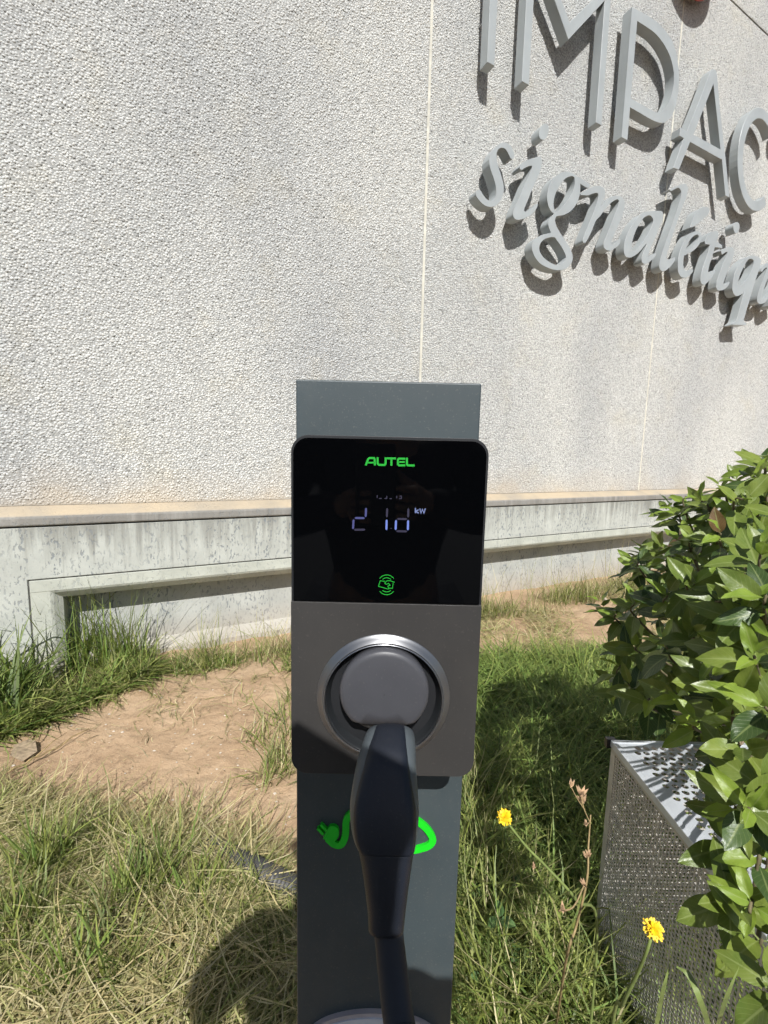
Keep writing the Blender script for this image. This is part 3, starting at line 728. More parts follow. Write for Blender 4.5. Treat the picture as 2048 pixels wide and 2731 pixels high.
for a, b in (((706, 1789), (694, 1776)), ((699, 1797), (687, 1784))):
    part('plug_symbol', flat([ribbon([on_post(*a), on_post(*b)], 0.0032)], YP - 0.0048, YP + 0.001), M['green'], post)
lp = [on_post(*q) for q in ((855, 1752), (885, 1762), (912, 1778), (929, 1797), (934, 1812), (925, 1824), (905, 1831), (884, 1836), (866, 1852))]
part('cable_symbol', flat([smooth_loop(ribbon([(q[0], q[1]) for q in spline([np.array(a) for a in lp], 3)], 0.0088), 60, 2)], YP - 0.0035, YP + 0.001), M['green'], post)
# white plaque with a bowed top, cut by the lower edge
zq = on_post(800, 2178)[1]
pl = []
for k in range(25):
    t = -1 + 2 * k / 24
    pl.append((0.002 + 0.0855 * t, zq - 0.024 * t * t - 0.008 * t ** 8))
pl = pl + [(0.0875, zq - 0.17), (-0.0835, zq - 0.17)]
part('plaque_rim', flat([list(reversed(pl))], YP - 0.006, YP + 0.001), M['rim'], post)
cxq, czq = 0.002, zq - 0.08
part('plaque', flat([[(cxq + (x - cxq) * 0.935, czq + (z - czq) * 0.925) for x, z in reversed(pl)]], YP - 0.0075, YP + 0.001), M['white'], post)

# ================================================================ wall charger
Y0 = 0.423
XC, CW = 0.0043, 0.0935
X0, X1 = XC - CW, XC + CW
Z0, Z1, ZS = 1.0245, 1.3680, 1.2068
ch = thing('car_charger', (XC, Y0 + 0.08, Z0), 'black and grey wall charger with dark glass display and a plug in its round socket', 'charger')
fl = lambda poly, y0, y1: prism(poly, lambda x, z, y: (x, y, z), y0, y1)
bevel(part('housing', fl([rr(X0, X1, Z0, Z1, 0.0165)], Y0 + 0.004, YP - 0.001), M['housing'], ch), 0.002, 3)
RC_X, RC_Z = on_y(828, 1508, Y0)[0], on_y(828, 1508, Y0)[2]
RO = 0.0668
cv = part('front_cover', fl([rr(X0 + 0.0003, X1 - 0.0003, Z0 + 0.0003, ZS, 0.0165, corners=(1, 1, 0, 0)), ring_poly(RC_X, RC_Z, RO - 0.004, 80)], Y0, Y0 + 0.006), M['cover'], ch)
bevel(cv, 0.0012, 2)
scr = part('display_glass', fl([rr(X0 + 0.0026, X1 - 0.0026, ZS + 0.0009, Z1 - 0.0026, 0.0145, corners=(0, 0, 1, 1))], Y0 + 0.0008, Y0 + 0.006), M['glass'], ch)
bevel(scr, 0.0006, 2)
def torus_part(name, prof, mat, par, n=96):
    v, f = lathe(prof, RC_X, RC_Z, n); me = fixn(mesh(name, v, f, True)); return part(name, me, M[mat], par)
rg = torus_part('socket_ring', [(RO + 0.001, Y0 + 0.003), (RO, Y0 - 0.0002), (RO - 0.0010, Y0 - 0.0007), (RO - 0.0035, Y0 - 0.0030), (RO - 0.0062, Y0 - 0.0056), (RO - 0.0076, Y0 - 0.0065), (RO - 0.0078, Y0 + 0.003)], 'ring', ch)
torus_part('ring_lip', [(RO - 0.0076, Y0 - 0.0060), (RO - 0.0079, Y0 - 0.0069), (RO - 0.0085, Y0 - 0.0071), (RO - 0.0091, Y0 - 0.0066), (RO - 0.0093, Y0 - 0.003), (RO - 0.0094, Y0 + 0.006)], 'lip', ch)
torus_part('socket_liner', [(RO - 0.0092, Y0 - 0.0050), (RO - 0.0098, Y0 - 0.0046), (RO - 0.0104, Y0 - 0.001), (RO - 0.0150, Y0 + 0.006), (RO - 0.0165, Y0 + 0.012), (RO - 0.0180, Y0 + 0.0195), (0.030, Y0 + 0.022), (0.0002, Y0 + 0.022)], 'well', ch)
# lettering and display marks lie just in front of the glass
def zs(x, y): p = on_y(740 + x * 0.36166, 980 + y * 0.36166, Y0 + 0.0006, 1.0); return (p[0], p[2])
YG0, YG1 = Y0 + 0.0004, Y0 + 0.0012
def mark(name, poly, mat, par): return part(name, fl(poly, YG0, YG1), M[mat], par)
def stroke(name, pts, w, mat, par): return mark(name, [ribbon([zs(*p) for p in pts], w)], mat, par)
SW = 0.0019
stroke('brand_letter', [(651, 722), (668, 676), (678, 668), (712, 668), (716, 676), (718, 722)], SW, 'print_green', scr)
stroke('brand_letter', [(668, 702), (716, 702)], SW * 0.8, 'print_green', scr)
stroke('brand_letter', [(738, 662), (738, 708), (748, 718), (788, 719), (797, 710), (797, 663)], SW, 'print_green', scr)
stroke('brand_letter', [(806, 670), (874, 671)], SW, 'print_green', scr)
stroke('brand_letter', [(840, 675), (840, 724)], SW, 'print_green', scr)
stroke('brand_letter', [(942, 673), (896, 672), (888, 680), (888, 714), (896, 722), (942, 722)], SW, 'print_green', scr)
stroke('brand_letter', [(892, 697), (938, 697)], SW * 0.8, 'print_green', scr)
stroke('brand_letter', [(954, 665), (954, 714), (962, 722), (1011, 723)], SW, 'print_green', scr)
dg = 0.0019
for pts_, mt in ((((653, 1036), (650, 1103)), 'seg_mid'), (((570, 1110), (643, 1111)), 'seg_mid'), (((561, 1120), (557, 1192)), 'seg_mid'), (((565, 1197), (646, 1196)), 'seg_lo'),
                 (((809, 1038), (806, 1104)), 'seg_lo'), (((805, 1122), (803, 1198)), 'seg_hi'), (((832, 1187), (844, 1187)), 'seg_lo'),
                 (((965, 1040), (963, 1106)), 'seg_lo'), (((882, 1117), (955, 1118)), 'seg_lo'), (((874, 1126), (871, 1198)), 'seg_hi'), (((963, 1126), (961, 1200)), 'seg_hi'), (((876, 1207), (955, 1209)), 'seg_lo')):
    a, b = np.array(zs(*pts_[0])), np.array(zs(*pts_[1])); t = (b - a) / np.linalg.norm(b - a) * dg * 0.5
    mark('display_segment', [ribbon([a, a + t, b - t, b], [dg * 0.3, dg, dg, dg * 0.3])], mt, scr)
for pts_ in (((735, 942), (735, 962)), ((748, 966), (768, 966)), ((790, 966), (805, 966), (806, 948)), ((826, 967), (842, 967)), ((879, 948), (879, 964)), ((900, 948), (914, 950), (914, 966), (896, 968))):
    stroke('small_display_dash', pts_, 0.0009, 'seg_lo', scr)
for pts_ in (((1017, 1036), (1017, 1074)), ((1040, 1049), (1019, 1062), (1042, 1074)), ((1049, 1040), (1058, 1074), (1069, 1046), (1080, 1074), (1090, 1040))):
    stroke('unit_letter', pts_, 0.0011, 'seg_kw', scr)
cxr, cyr = 805, 1603
for r_, a0, a1 in ((73, 40, 140), (52, 50, 130), (73, 220, 320), (52, 230, 310)):
    stroke('card_symbol', [(cxr + r_ * 0.92 * math.cos(math.radians(a0 + (a1 - a0) * k / 14)), cyr - r_ * math.sin(math.radians(a0 + (a1 - a0) * k / 14))) for k in range(15)], 0.0006, 'print_green', scr)
stroke('card_symbol', [(822, 1632), (815, 1634), (744, 1614), (757, 1573), (792, 1577)], 0.0006, 'print_green', scr)
stroke('card_symbol', [(864, 1584), (832, 1573), (808, 1573), (790, 1590), (802, 1600), (818, 1592), (830, 1606), (812, 1612)], 0.0006, 'print_green', scr)
stroke('card_symbol', [(812, 1612), (820, 1628), (848, 1628), (853, 1588)], 0.0006, 'print_green', scr)

# ================================================================ plugged-in connector and cable
cab = thing('charging_connector', (RC_X, 0.40, RC_Z), 'blue black plug with grey round cap, pushed into the charger socket with its cable hanging', 'plug')
YH = 0.406
HX, HZ = on_y(830, 1500, YH)[0], on_y(830, 1500, YH)[2]
HR = 0.0436
v, f = [], []
prof = [(0.0005, YH - 0.0012), (HR * 0.5, YH - 0.0009), (HR - 0.006, YH - 0.0002), (HR - 0.0022, YH + 0.0008), (HR - 0.0006, YH + 0.0026), (HR, YH + 0.006), (HR - 0.0004, YH + 0.014), (HR - 0.004, YH + 0.016), (HR - 0.005, Y0 + 0.02)]
v, f = lathe(prof, HX, HZ, 72)
def flatten_bottom(p):
    x, y, z = p
    lim = HZ - HR * 0.70
    if z < lim: z = lim - (lim - z) * 0.10
    return (x, y, z)
hd = part('cap', fixn(mesh('cap', [flatten_bottom(p) for p in v], f, True)), M['head'], cab)
v, f = lathe([(0.0005, YH + 0.005), (HR - 0.004, YH + 0.005), (HR - 0.0015, YH + 0.007), (HR - 0.001, YH + 0.02), (HR - 0.003, Y0 + 0.02)], HX, HZ - 0.0005, 64)
part('collar', fixn(mesh('collar', v, f, True)), M['collar'], cab)
# handle: sections along the spine, half widths read at several heights
sec = [  # px centre, py, half width px, depth Y, half thickness
    (843, 1592, 52, 0.396, 0.014), (840, 1618, 58, 0.380, 0.0205), (834, 1660, 65, 0.363, 0.024), (831, 1710, 71.5, 0.350, 0.025), (830, 1755, 74.5, 0.340, 0.025),
    (831, 1800, 70, 0.332, 0.0237), (834, 1832, 61.5, 0.327, 0.0220)]
sec2 = [(834, 1831, 60.2, 0.327, 0.0216), (835, 1870, 53.5, 0.321, 0.0195), (835, 1915, 47, 0.315, 0.0172), (835, 1960, 41.5, 0.310, 0.0150), (834, 2004, 38, 0.305, 0.0135)]
def loft(name, sec, shape, mat, par, cap=True, sm=True):
    cs = [on_y(a, b, y) for a, b, _, y, _ in sec]
    v, f = [], []
    n = len(shape)
    for i, (a, b, hw, y, ht) in enumerate(sec):
        c = cs[i]
        hwm = (on_y(a + hw, b, y) - c)[0]
        t = cs[min(i + 1, len(cs) - 1)] - cs[max(i - 1, 0)]; t /= np.linalg.norm(t)
        nn = np.cross(t, np.array([1, 0, 0])); nn /= np.linalg.norm(nn)
        if nn[1] > 0: nn = -nn                       # towards the viewer
        for sx, sn in shape:
            v.append(c + np.array([1, 0, 0]) * sx * hwm + nn * sn * ht)
    for i in range(len(sec) - 1):
        for k in range(n):
            j = (k + 1) % n
            f.append((i * n + k, i * n + j, (i + 1) * n + j, (i + 1) * n + k))
    if cap: f.append(tuple(range(n))); f.append(tuple((len(sec) - 1) * n + k for k in range(n)))
    return part(name, fixn(mesh(name, v, f, sm)), M[mat], par)
def dense(sec, m=5):
    return [tuple(q) for q in spline([np.array(s, float) for s in sec], m)]
sup = [(math.copysign(abs(math.cos(t)) ** 0.75, math.cos(t)), math.copysign(abs(math.sin(t)) ** 0.75, math.sin(t)) - 0.0) for t in [2 * math.pi * k / 28 for k in range(28)]]
loft('handle', dense(sec), sup, 'gripside', cab)
# dark soft panel on the front of the grip, a little proud of the sides
fs = dense([(a + 0.5, b, hw * w_, y, ht * h_) for i_, ((a, b, hw, y, ht), w_, h_) in enumerate(zip(sec, (0.62, 0.64, 0.72, 0.82, 0.89, 0.92, 0.93), (1, 1, 1, 1, 1, 0.99, 0.965)))])
pan = [(-1, 0.55), (-0.97, 0.80), (-0.85, 0.96), (-0.6, 1.02), (-0.2, 1.05), (0.2, 1.05), (0.6, 1.02), (0.85, 0.96), (0.97, 0.80), (1, 0.55)]
loft('grip_panel', fs, pan, 'grip', cab)
loft('strain_relief', dense(sec2), sup, 'grip', cab)
c0, c1 = on_y(836.5, 1985, 0.3070), on_y(849, 2105, 0.2885)
c2 = on_y(863, 2215, 0.2710)
c3 = c2 + (c2 - c1) * 1.5 + np.array([0.004, -0.004, 0])
cpts = spline([c0, c1, c2, c3, (0.085, 0.14, 0.70), (0.16, 0.00, 0.45), (0.30, -0.25, 0.12), (0.5, -0.7, 0.03), (0.8, -1.8, 0.025)], 8)
cme = tube(cpts, 0.0113, 20)
part('cable', cme, M['cable'], cab)

# ================================================================ perforated metal bench
ZBN = 0.62
BX0, BX1, BY0, BY1 = 0.612, 1.03, 0.42, 1.098
bench = thing('perforated_bench', ((BX0 + BX1) / 2, (BY0 + BY1) / 2, 0), 'low bench of perforated grey sheet metal half hidden under the bush', 'bench')
def hole_sheet(a0, a1, b0, b1, pa, pb, r, nseg, stagger, margin, to3, th):
    """sheet with a grid of holes: each cell is a ring between its square edge and its hole, with inner hole walls"""
    v, f = [], []
    na = int((a1 - a0 - 2 * margin) / pa); nb = int((b1 - b0 - 2 * margin) / pb)
    A0 = a0 + (a1 - a0 - na * pa) / 2; B0 = b0 + (b1 - b0 - nb * pb) / 2
    for j in range(nb):
        for i in range(na):
            off = (pa / 2 if (stagger and j % 2) else 0)
            if off and i == na - 1: continue
            x, y = A0 + (i + 0.5) * pa + off, B0 + (j + 0.5) * pb
            b = len(v)
            for k in range(nseg):
                t = 2 * math.pi * (k + 0.5) / nseg
                c, s = math.cos(t), math.sin(t); q = 1 / max(abs(c), abs(s))
                v.append(to3(x + c * q * pa / 2, y + s * q * pb / 2, 0)); v.append(to3(x + c * r, y + s * r, 0)); v.append(to3(x + c * r, y + s * r, -th))
            for k in range(nseg):
                m = (k + 1) % nseg
                f.append((b + 3 * k, b + 3 * m, b + 3 * m + 1, b + 3 * k + 1)); f.append((b + 3 * k + 1, b + 3 * m + 1, b + 3 * m + 2, b + 3 * k + 2))
            # fill the corners of the cell
    # frame strips round the grid
    def strip(x0, x1, y0, y1):
        b = len(v); v.extend([to3(x0, y0, 0), to3(x1, y0, 0), to3(x1, y1, 0), to3(x0, y1, 0)]); f.append((b, b + 1, b + 2, b + 3))
    A1, B1 = A0 + na * pa, B0 + nb * pb
    strip(a0, A0, b0, b1); strip(A1, a1, b0, b1); strip(A0, A1, b0, B0); strip(A0, A1, B1, b1)
    if stagger:
        for j in range(1, nb, 2):
            strip(A0, A0 + pa / 2, B0 + j * pb, B0 + (j + 1) * pb); strip(A1 - pa / 2, A1, B0 + j * pb, B0 + (j + 1) * pb)
    return mesh('sheet', v, f)
part('seat_sheet', hole_sheet(BX0 + 0.012, BX1, BY0, BY1 - 0.008, 0.0215, 0.0190, 0.0078, 12, True, 0.012, lambda x, y, d: (x, y, ZBN + d), 0.002), M['bench_metal'], bench)
part('side_mesh', hole_sheet(BY0 + 0.004, BY1 - 0.012, 0.03, ZBN - 0.016, 0.0102, 0.0102, 0.0051, 4, False, 0.006, lambda y, z, d: (BX0 - d, y, z), 0.0012), M['mesh_metal'], bench)
part('side_mesh', hole_sheet(BX0 + 0.012, BX1 - 0.012, 0.03, ZBN - 0.016, 0.0102, 0.0102, 0.0051, 4, False, 0.006, lambda x, z, d: (x, BY1 - 0.004 + d, z), 0.0012), M['mesh_metal'], bench)
for x0, x1, y0, y1 in ((BX0 - 0.002, BX0 + 0.011, BY0, BY1 - 0.0125), (BX0 - 0.002, BX1, BY1 - 0.012, BY1)):
    bevel(part('rim', box(x0, x1, y0, y1, ZBN - 0.016, ZBN + 0.0025), M['bench_metal'], bench), 0.002)
for x, y in ((BX0, BY1 - 0.012), (BX1 - 0.014, BY1 - 0.012), (BX0, BY0), (BX1 - 0.014, BY0)):
    bevel(part('leg', box(x + 0.001, x + 0.013, y, y + 0.012, -0.05, ZBN - 0.0165), M['mesh_metal'], bench), 0.002)
part('corner_cap', box(BX0 - 0.010, BX0 + 0.014, BY1 + 0.001, BY1 + 0.014, ZBN - 0.022, ZBN + 0.002), M['black'], bench)

# ================================================================ corrugated conduit
pc = [on_z(455, 1832, 0.0), on_z(515, 1862, 0.035), on_z(580, 1893, 0.045), on_z(650, 1930, 0.035), on_z(720, 1968, 0.0)]
pp = spline([np.array(p) for p in pc], 30)
rads = [0.034 + 0.006 * math.sin(i * 2.1) for i in range(len(pp))]
cd = tube(pp, rads, 18); 
link('corrugated_pipe', cd, M['pipe'], label='dark grey corrugated pipe lying in the grass beside the post', cat='pipe')

# ================================================================ grass
def scatter(poly, n, clump=0.0, scale=6.0, seed=0):
    """points inside a ground polygon, gathered into clumps"""
    P = [tuple(p[:2]) for p in poly]
    xs = [p[0] for p in P]; ys = [p[1] for p in P]
    out = []
    tot = 0
    while tot < n:
        x = rng.uniform(min(xs), max(xs), n); y = rng.uniform(min(ys), max(ys), n)
        k = in_poly(x, y, P)
        if clump:
            d = fbm(x * scale + seed, y * scale + seed * 2, 3)
            k &= rng.random(n) < np.clip((d - 0.42) * 6 * clump + (1 - clump), 0, 1)
        out.append(np.stack([x[k], y[k]], 1)); tot += k.sum()
    return np.concatenate(out)[:n]
GREEN = np.array([[0.14, 0.19, 0.032], [0.20, 0.25, 0.045], [0.25, 0.30, 0.065], [0.11, 0.16, 0.04]])
LUSH = np.array([[0.088, 0.175, 0.030], [0.135, 0.235, 0.042], [0.185, 0.295, 0.056], [0.27, 0.34, 0.075]])
STRAW = np.array([[0.54, 0.46, 0.25], [0.62, 0.55, 0.34], [0.44, 0.36, 0.18], [0.42, 0.41, 0.18]])
MIXED = np.array([[0.32, 0.32, 0.12], [0.39, 0.37, 0.16], [0.24, 0.28, 0.085], [0.50, 0.45, 0.23], [0.19, 0.24, 0.065], [0.56, 0.50, 0.29]])
def blades(pts, length, width, tilt0, bend, cols, z0=(0.0, 0.01), segs=4, twist=0.6, az=None, azs=math.pi, yellow_tip=0.25):
    n = len(pts)
    U = lambda a: rng.uniform(a[0], a[1], n)
    L = U(length) * rng.choice([0.6, 0.85, 1.0, 1.15], n); w = U(width)
    th = np.radians(U(tilt0)); bd = np.radians(U(bend))
    phi = rng.uniform(-math.pi, math.pi, n) if az is None else az + rng.normal(0, azs, n)
    dphi = rng.normal(0, twist, n)
    p = np.concatenate([pts, (gz(pts[:, 0], pts[:, 1]) + U(z0))[:, None]], 1)
    base = cols[rng.integers(0, len(cols), n)] * rng.uniform(0.55, 1.35, n)[:, None]
    tip = base * (1 - yellow_tip) + np.array([0.42, 0.38, 0.16]) * yellow_tip
    V = []; T = []
    side_roll = rng.normal(0, 0.5, n)
    for s in range(segs + 1):
        t = s / segs
        a = phi + dphi * t
        sd = np.stack([-np.sin(a), np.cos(a), np.sin(side_roll) * 0.6], 1); sd /= np.linalg.norm(sd, axis=1)[:, None]
        ww = w * (1.0 if s == 0 else (1.15 - 0.75 * t ** 1.6 if s < segs else 0.06)) * 0.5
        V.append(p - sd * ww[:, None]); V.append(p + sd * ww[:, None])
        c = base * (1 - t) + tip * t
        T.append(c); T.append(c)
        tt = th + bd * (t + 0.5 / segs)
        d = np.stack([np.sin(tt) * np.cos(a), np.sin(tt) * np.sin(a), np.cos(tt)], 1)
        p = p + d * (L / segs)[:, None]
        g = gz(p[:, 0], p[:, 1]) + 0.003 + 0.02 * rng.random(n) * (s > 0)
        p[:, 2] = np.maximum(p[:, 2], g)
    V = np.stack(V, 1); T = np.stack(T, 1)                  # n, 2(segs+1), 3
    b = (np.arange(n) * 2 * (segs + 1))[:, None]
    q = np.concatenate([b + np.array([[2 * s, 2 * s + 1, 2 * s + 3, 2 * s + 2]]) for s in range(segs)], 1).reshape(-1, 4)
    return V.reshape(-1, 3), q, T.reshape(-1, 3)
def grass(name, sets, mat, label, cat='grass'):
    v, q, t, b = [], [], [], 0
    for a, c, d in sets:
        v.append(a); q.append(c + b); t.append(d); b += len(a)
    link(name, fast_mesh(name, np.concatenate(v), np.concatenate(q), np.concatenate(t)), mat, kind='stuff', label=label, cat=cat)
# --- mown, half dry grass in the left foreground
LF = [tuple(p[:2]) for p in LF]
edge = G((-120, 1690), (40, 1705), (160, 1738), (300, 1760), (420, 1750), (500, 1780), (600, 1860), (660, 1930), (640, 1990), (-200, 1990))
def tufts(centres, per, spread, **kw):
    c = np.repeat(np.array([p[:2] for p in centres]), per, 0)
    return blades(c + rng.normal(0, spread, c.shape), **kw)
grass('mown_grass', [
    blades(scatter(LF, 15000, 0.5, 5, 3), length=(0.06, 0.22), width=(0.002, 0.0052), tilt0=(70, 94), bend=(-12, 16), cols=MIXED, z0=(0.0, 0.05), twist=0.9),
    blades(scatter(LF, 6000, 0.95, 5, 21), length=(0.05, 0.16), width=(0.0022, 0.0055), tilt0=(12, 60), bend=(10, 70), cols=GREEN, twist=0.5),
    blades(scatter(LF, 4200, 0.6, 7, 5), length=(0.10, 0.34), width=(0.0018, 0.0042), tilt0=(74, 92), bend=(-14, 14), cols=STRAW, z0=(0.02, 0.07), twist=1.1),
    blades(scatter(edge, 2600, 0.85, 6, 8), length=(0.05, 0.17), width=(0.0015, 0.0035), tilt0=(74, 94), bend=(-10, 14), cols=np.concatenate([STRAW, MIXED]), z0=(0, 0.025), twist=1.2),
    tufts(G((20, 1690), (70, 1712), (120, 1700), (185, 1742), (240, 1722), (300, 1748), (345, 1735), (400, 1728), (455, 1748), (510, 1760), (545, 1800), (590, 1835), (150, 1725), (420, 1770), (360, 1775)), 16, 0.03, length=(0.04, 0.15), width=(0.0015, 0.004), tilt0=(10, 80), bend=(5, 50), cols=np.concatenate([MIXED, GREEN, STRAW]), twist=0.7),
    tufts(G((95, 1905), (120, 1890), (70, 1900), (310, 1960), (330, 1945), (250, 1990), (360, 1900), (30, 2080), (150, 2150), (260, 2120), (430, 1960), (60, 2010)), 60, 0.022, length=(0.12, 0.26), width=(0.003, 0.007), tilt0=(3, 32), bend=(5, 50), cols=np.concatenate([GREEN, LUSH]), twist=0.4),
], M['blade'], 'mown half dry grass covering the left foreground')
# --- tall grass against the wall on the left
LW = G((330, 1440), (470, 1425), (640, 1402), (800, 1395), (800, 1430), (640, 1455), (520, 1462), (400, 1470), (330, 1465))
grass('wall_grass', [
    blades(scatter(LB, 5600, 0.6, 4, 2), length=(0.10, 0.30), width=(0.003, 0.008), tilt0=(25, 80), bend=(5, 70), cols=np.concatenate([LUSH, GREEN, MIXED[:3]]), twist=0.6),
    tufts(G((120, 1420), (140, 1430), (165, 1425), (190, 1430), (215, 1425), (235, 1432), (130, 1450), (180, 1455), (230, 1450), (262, 1445), (285, 1440)), 36, 0.06, length=(0.25, 0.66), width=(0.0025, 0.007), tilt0=(2, 26), bend=(4, 55), cols=np.concatenate([LUSH, GREEN]), twist=0.3),
    tufts(G((0, 1520), (-40, 1500), (30, 1500), (-80, 1560), (10, 1560)), 45, 0.05, length=(0.3, 0.6), width=(0.006, 0.014), tilt0=(10, 45), bend=(10, 60), cols=LUSH * 0.8, twist=0.2),
    blades(scatter(LW, 950, 0.7, 4, 9), length=(0.08, 0.26), width=(0.002, 0.005), tilt0=(20, 80), bend=(10, 55), cols=np.concatenate([GREEN, MIXED, LUSH]), twist=0.5),
    tufts(G((440, 1430), (455, 1425), (470, 1432), (560, 1425), (590, 1420), (610, 1425), (430, 1440), (575, 1432)), 32, 0.04, length=(0.14, 0.36), width=(0.002, 0.005), tilt0=(3, 40), bend=(5, 50), cols=np.concatenate([GREEN, MIXED]), twist=0.3),
    tufts(G((590, 1660), (600, 1640), (620, 1670), (612, 1600), (580, 1690), (560, 1600), (600, 1560), (628, 1520)), 38, 0.035, length=(0.06, 0.2), width=(0.002, 0.005), tilt0=(10, 60), bend=(5, 50), cols=np.concatenate([GREEN, MIXED]), twist=0.4),
    blades(scatter(G((230, 1500), (420, 1470), (640, 1450), (640, 1500), (520, 1540), (640, 1700), (540, 1700), (500, 1560), (200, 1560)), 230, 0.95, 7, 4), length=(0.04, 0.14), width=(0.0015, 0.004), tilt0=(50, 93), bend=(-5, 20), cols=np.concatenate([MIXED, STRAW, GREEN]), twist=1.0),
], M['blade'], 'tall green grass growing against the plinth on the left')
# --- straw lying on the bare soil
DIRT = G((-60, 1560), (200, 1500), (640, 1450), (660, 1860), (480, 1790), (-60, 1720))
grass('loose_straw', [
    blades(scatter(DIRT, 110, 0.7, 6, 6), length=(0.04, 0.22), width=(0.0012, 0.003), tilt0=(85, 94), bend=(-4, 4), cols=np.concatenate([STRAW, STRAW * 0.45]), z0=(0, 0.012), twist=1.3, segs=5),
    blades(scatter(DIRT, 170, 0.6, 9, 1), length=(0.01, 0.05), width=(0.0012, 0.004), tilt0=(85, 94), bend=(-4, 4), cols=np.concatenate([STRAW, STRAW * 0.4]), z0=(0, 0.006), twist=1.3, segs=3),
], M['dry'], 'loose dry straw strewn over the bare soil on the left', 'straw')
# --- the right side
RD_ = G((1000, 1318), (1140, 1300), (1330, 1272), (1560, 1250), (1560, 1430), (1300, 1430), (1120, 1440), (1000, 1455))
RWL = G((1000, 1318), (1140, 1300), (1330, 1270), (1600, 1235), (1600, 1275), (1330, 1300), (1140, 1332), (1000, 1345))
RF = G((985, 1700), (1080, 1690), (1060, 1850), (1120, 2000), (1290, 2150), (1330, 2420), (950, 2420))
grass('lush_grass', [
    blades(scatter(RL, 20000, 0.45, 4, 12), length=(0.10, 0.30), width=(0.0028, 0.007), tilt0=(35, 85), bend=(10, 55), cols=LUSH, z0=(0, 0.03), twist=0.5),
    blades(scatter(RL, 7000, 0.7, 3, 15), length=(0.12, 0.34), width=(0.003, 0.007), tilt0=(10, 60), bend=(20, 80), cols=np.concatenate([LUSH, GREEN * 1.15]), twist=0.4),
    blades(scatter(RF, 9000, 0.4, 6, 18), length=(0.05, 0.16), width=(0.002, 0.0055), tilt0=(40, 92), bend=(0, 40), cols=np.concatenate([MIXED[:3], GREEN, LUSH]), z0=(0, 0.05), twist=0.8),
    blades(scatter(RF, 1500, 0.3, 6, 19), length=(0.12, 0.40), width=(0.0018, 0.0045), tilt0=(15, 80), bend=(5, 50), cols=np.concatenate([MIXED, GREEN]), z0=(0, 0.03), twist=0.7),
], M['blade'], 'lush long grass between the post and the bench')
grass('sparse_grass', [
    blades(scatter(RD_, 5200, 0.8, 3.0, 33), length=(0.05, 0.20), width=(0.002, 0.005), tilt0=(45, 90), bend=(0, 40), cols=np.concatenate([MIXED, STRAW]), twist=0.8),
    blades(scatter(RWL, 3200, 0.5, 3.5, 35), length=(0.12, 0.32), width=(0.002, 0.0055), tilt0=(10, 60), bend=(5, 55), cols=np.concatenate([GREEN, MIXED]), twist=0.4),
    blades(scatter(RWL, 260, 0.3, 3.5, 36), length=(0.30, 0.62), width=(0.002, 0.0035), tilt0=(2, 20), bend=(2, 40), cols=np.concatenate([STRAW, MIXED]), twist=0.2),
], M['blade'], 'sparse yellowish grass between the plinth and the lush grass on the right')
# --- unseen dark asphalt under the photographer, added to cut warm bounce from the ground
pk = prism([[(-40, -40), (40, -40), (40, -0.06), (-40, -0.06)]], lambda x, y, d: (x, y, d), -0.4, 0.075)
link('added_pavement', pk, M['asphalt'], kind='structure')
kb = thing('kerb', (0, -0.02, 0), 'low concrete kerb between the asphalt and the grass, below the view', 'kerb')
for k in range(-8, 8):
    bevel(part('kerb_stone', box(k + 0.004, k + 0.996, -0.058, 0.06, -0.3, 0.085), M['concrete'], kb), 0.008)

# ================================================================ leafy bush on the right
def leaf_mesh(seed, L=1.0, wid=0.40, fold=0.30, droop=0.25, wave=0.02):
    r = random.Random(seed)
    nl, nw = 9, 6
    v, f, uvs = [], [], []
    sidebend = r.uniform(-0.10, 0.10)
    for i in range(nl + 1):
        t = i / nl
        tt = 0.10 + 0.90 * t
        hw = wid * 0.5 * (math.sin(math.pi * min(1, t ** 0.82)) ** 0.82) * (1 - 0.12 * t) + 0.008 * (1 - t)
        for j in range(nw + 1):
            s = -1 + 2 * j / nw
            x = s * hw
            z = abs(x) * fold - droop * t * t + wave * math.sin(t * 11 + s * 2 + seed) * abs(s)
            v.append((x + sidebend * t * t, tt * L, z)); uvs.append((0.5 + 0.5 * s, t))
    for i in range(nl):
        for j in range(nw):
            a = i * (nw + 1) + j
            f.append((a, a + 1, a + nw + 2, a + nw + 1))
    # petiole
    b = len(v)
    for (y, z, w) in ((0.0, -0.01, 0.012), (0.12, 0.0, 0.012)):
        for sx in (-1, 1): v.append((sx * w, y, z)); uvs.append((0.5, 0))
    f.append((b, b + 1, b + 3, b + 2))
    me = mesh('leaf', v, f, True)
    ul = me.uv_layers.new(name='UVMap')
    for lp_ in me.loops: ul.data[lp_.index].uv = uvs[lp_.vertex_index]
    return me
LEAVES = {}
for key in ('leaf', 'leaf_old', 'leaf_new', 'leaf_brown'):
    LEAVES[key] = []
    for k in range(5 if key in ('leaf', 'leaf_old') else 3):
        me = leaf_mesh(k * 7 + len(key), wid=rnd.uniform(0.40, 0.52) if key != 'leaf_new' else 0.38, fold=rnd.uniform(0.12, 0.5), droop=rnd.uniform(0.0, 0.38), wave=rnd.uniform(0.01, 0.04))
        me.materials.append(M[key]); LEAVES[key].append(me)
BC = np.array([1.08, 1.12, 0.85])            # middle of the bush
bush = thing('leafy_bush', (1.14, 1.16, 0), 'dense bush with glossy pointed green leaves leaning over the metal bench', 'bush')
def leaf_matrix(p, d, n, size):
    d = d / np.linalg.norm(d); n = n - d * (n @ d); n /= np.linalg.norm(n) + 1e-9
    x = np.cross(d, n)
    return Matrix(((x[0] * size, d[0] * size, n[0] * size, p[0]), (x[1] * size, d[1] * size, n[1] * size, p[1]), (x[2] * size, d[2] * size, n[2] * size, p[2]), (0, 0, 0, 1)))
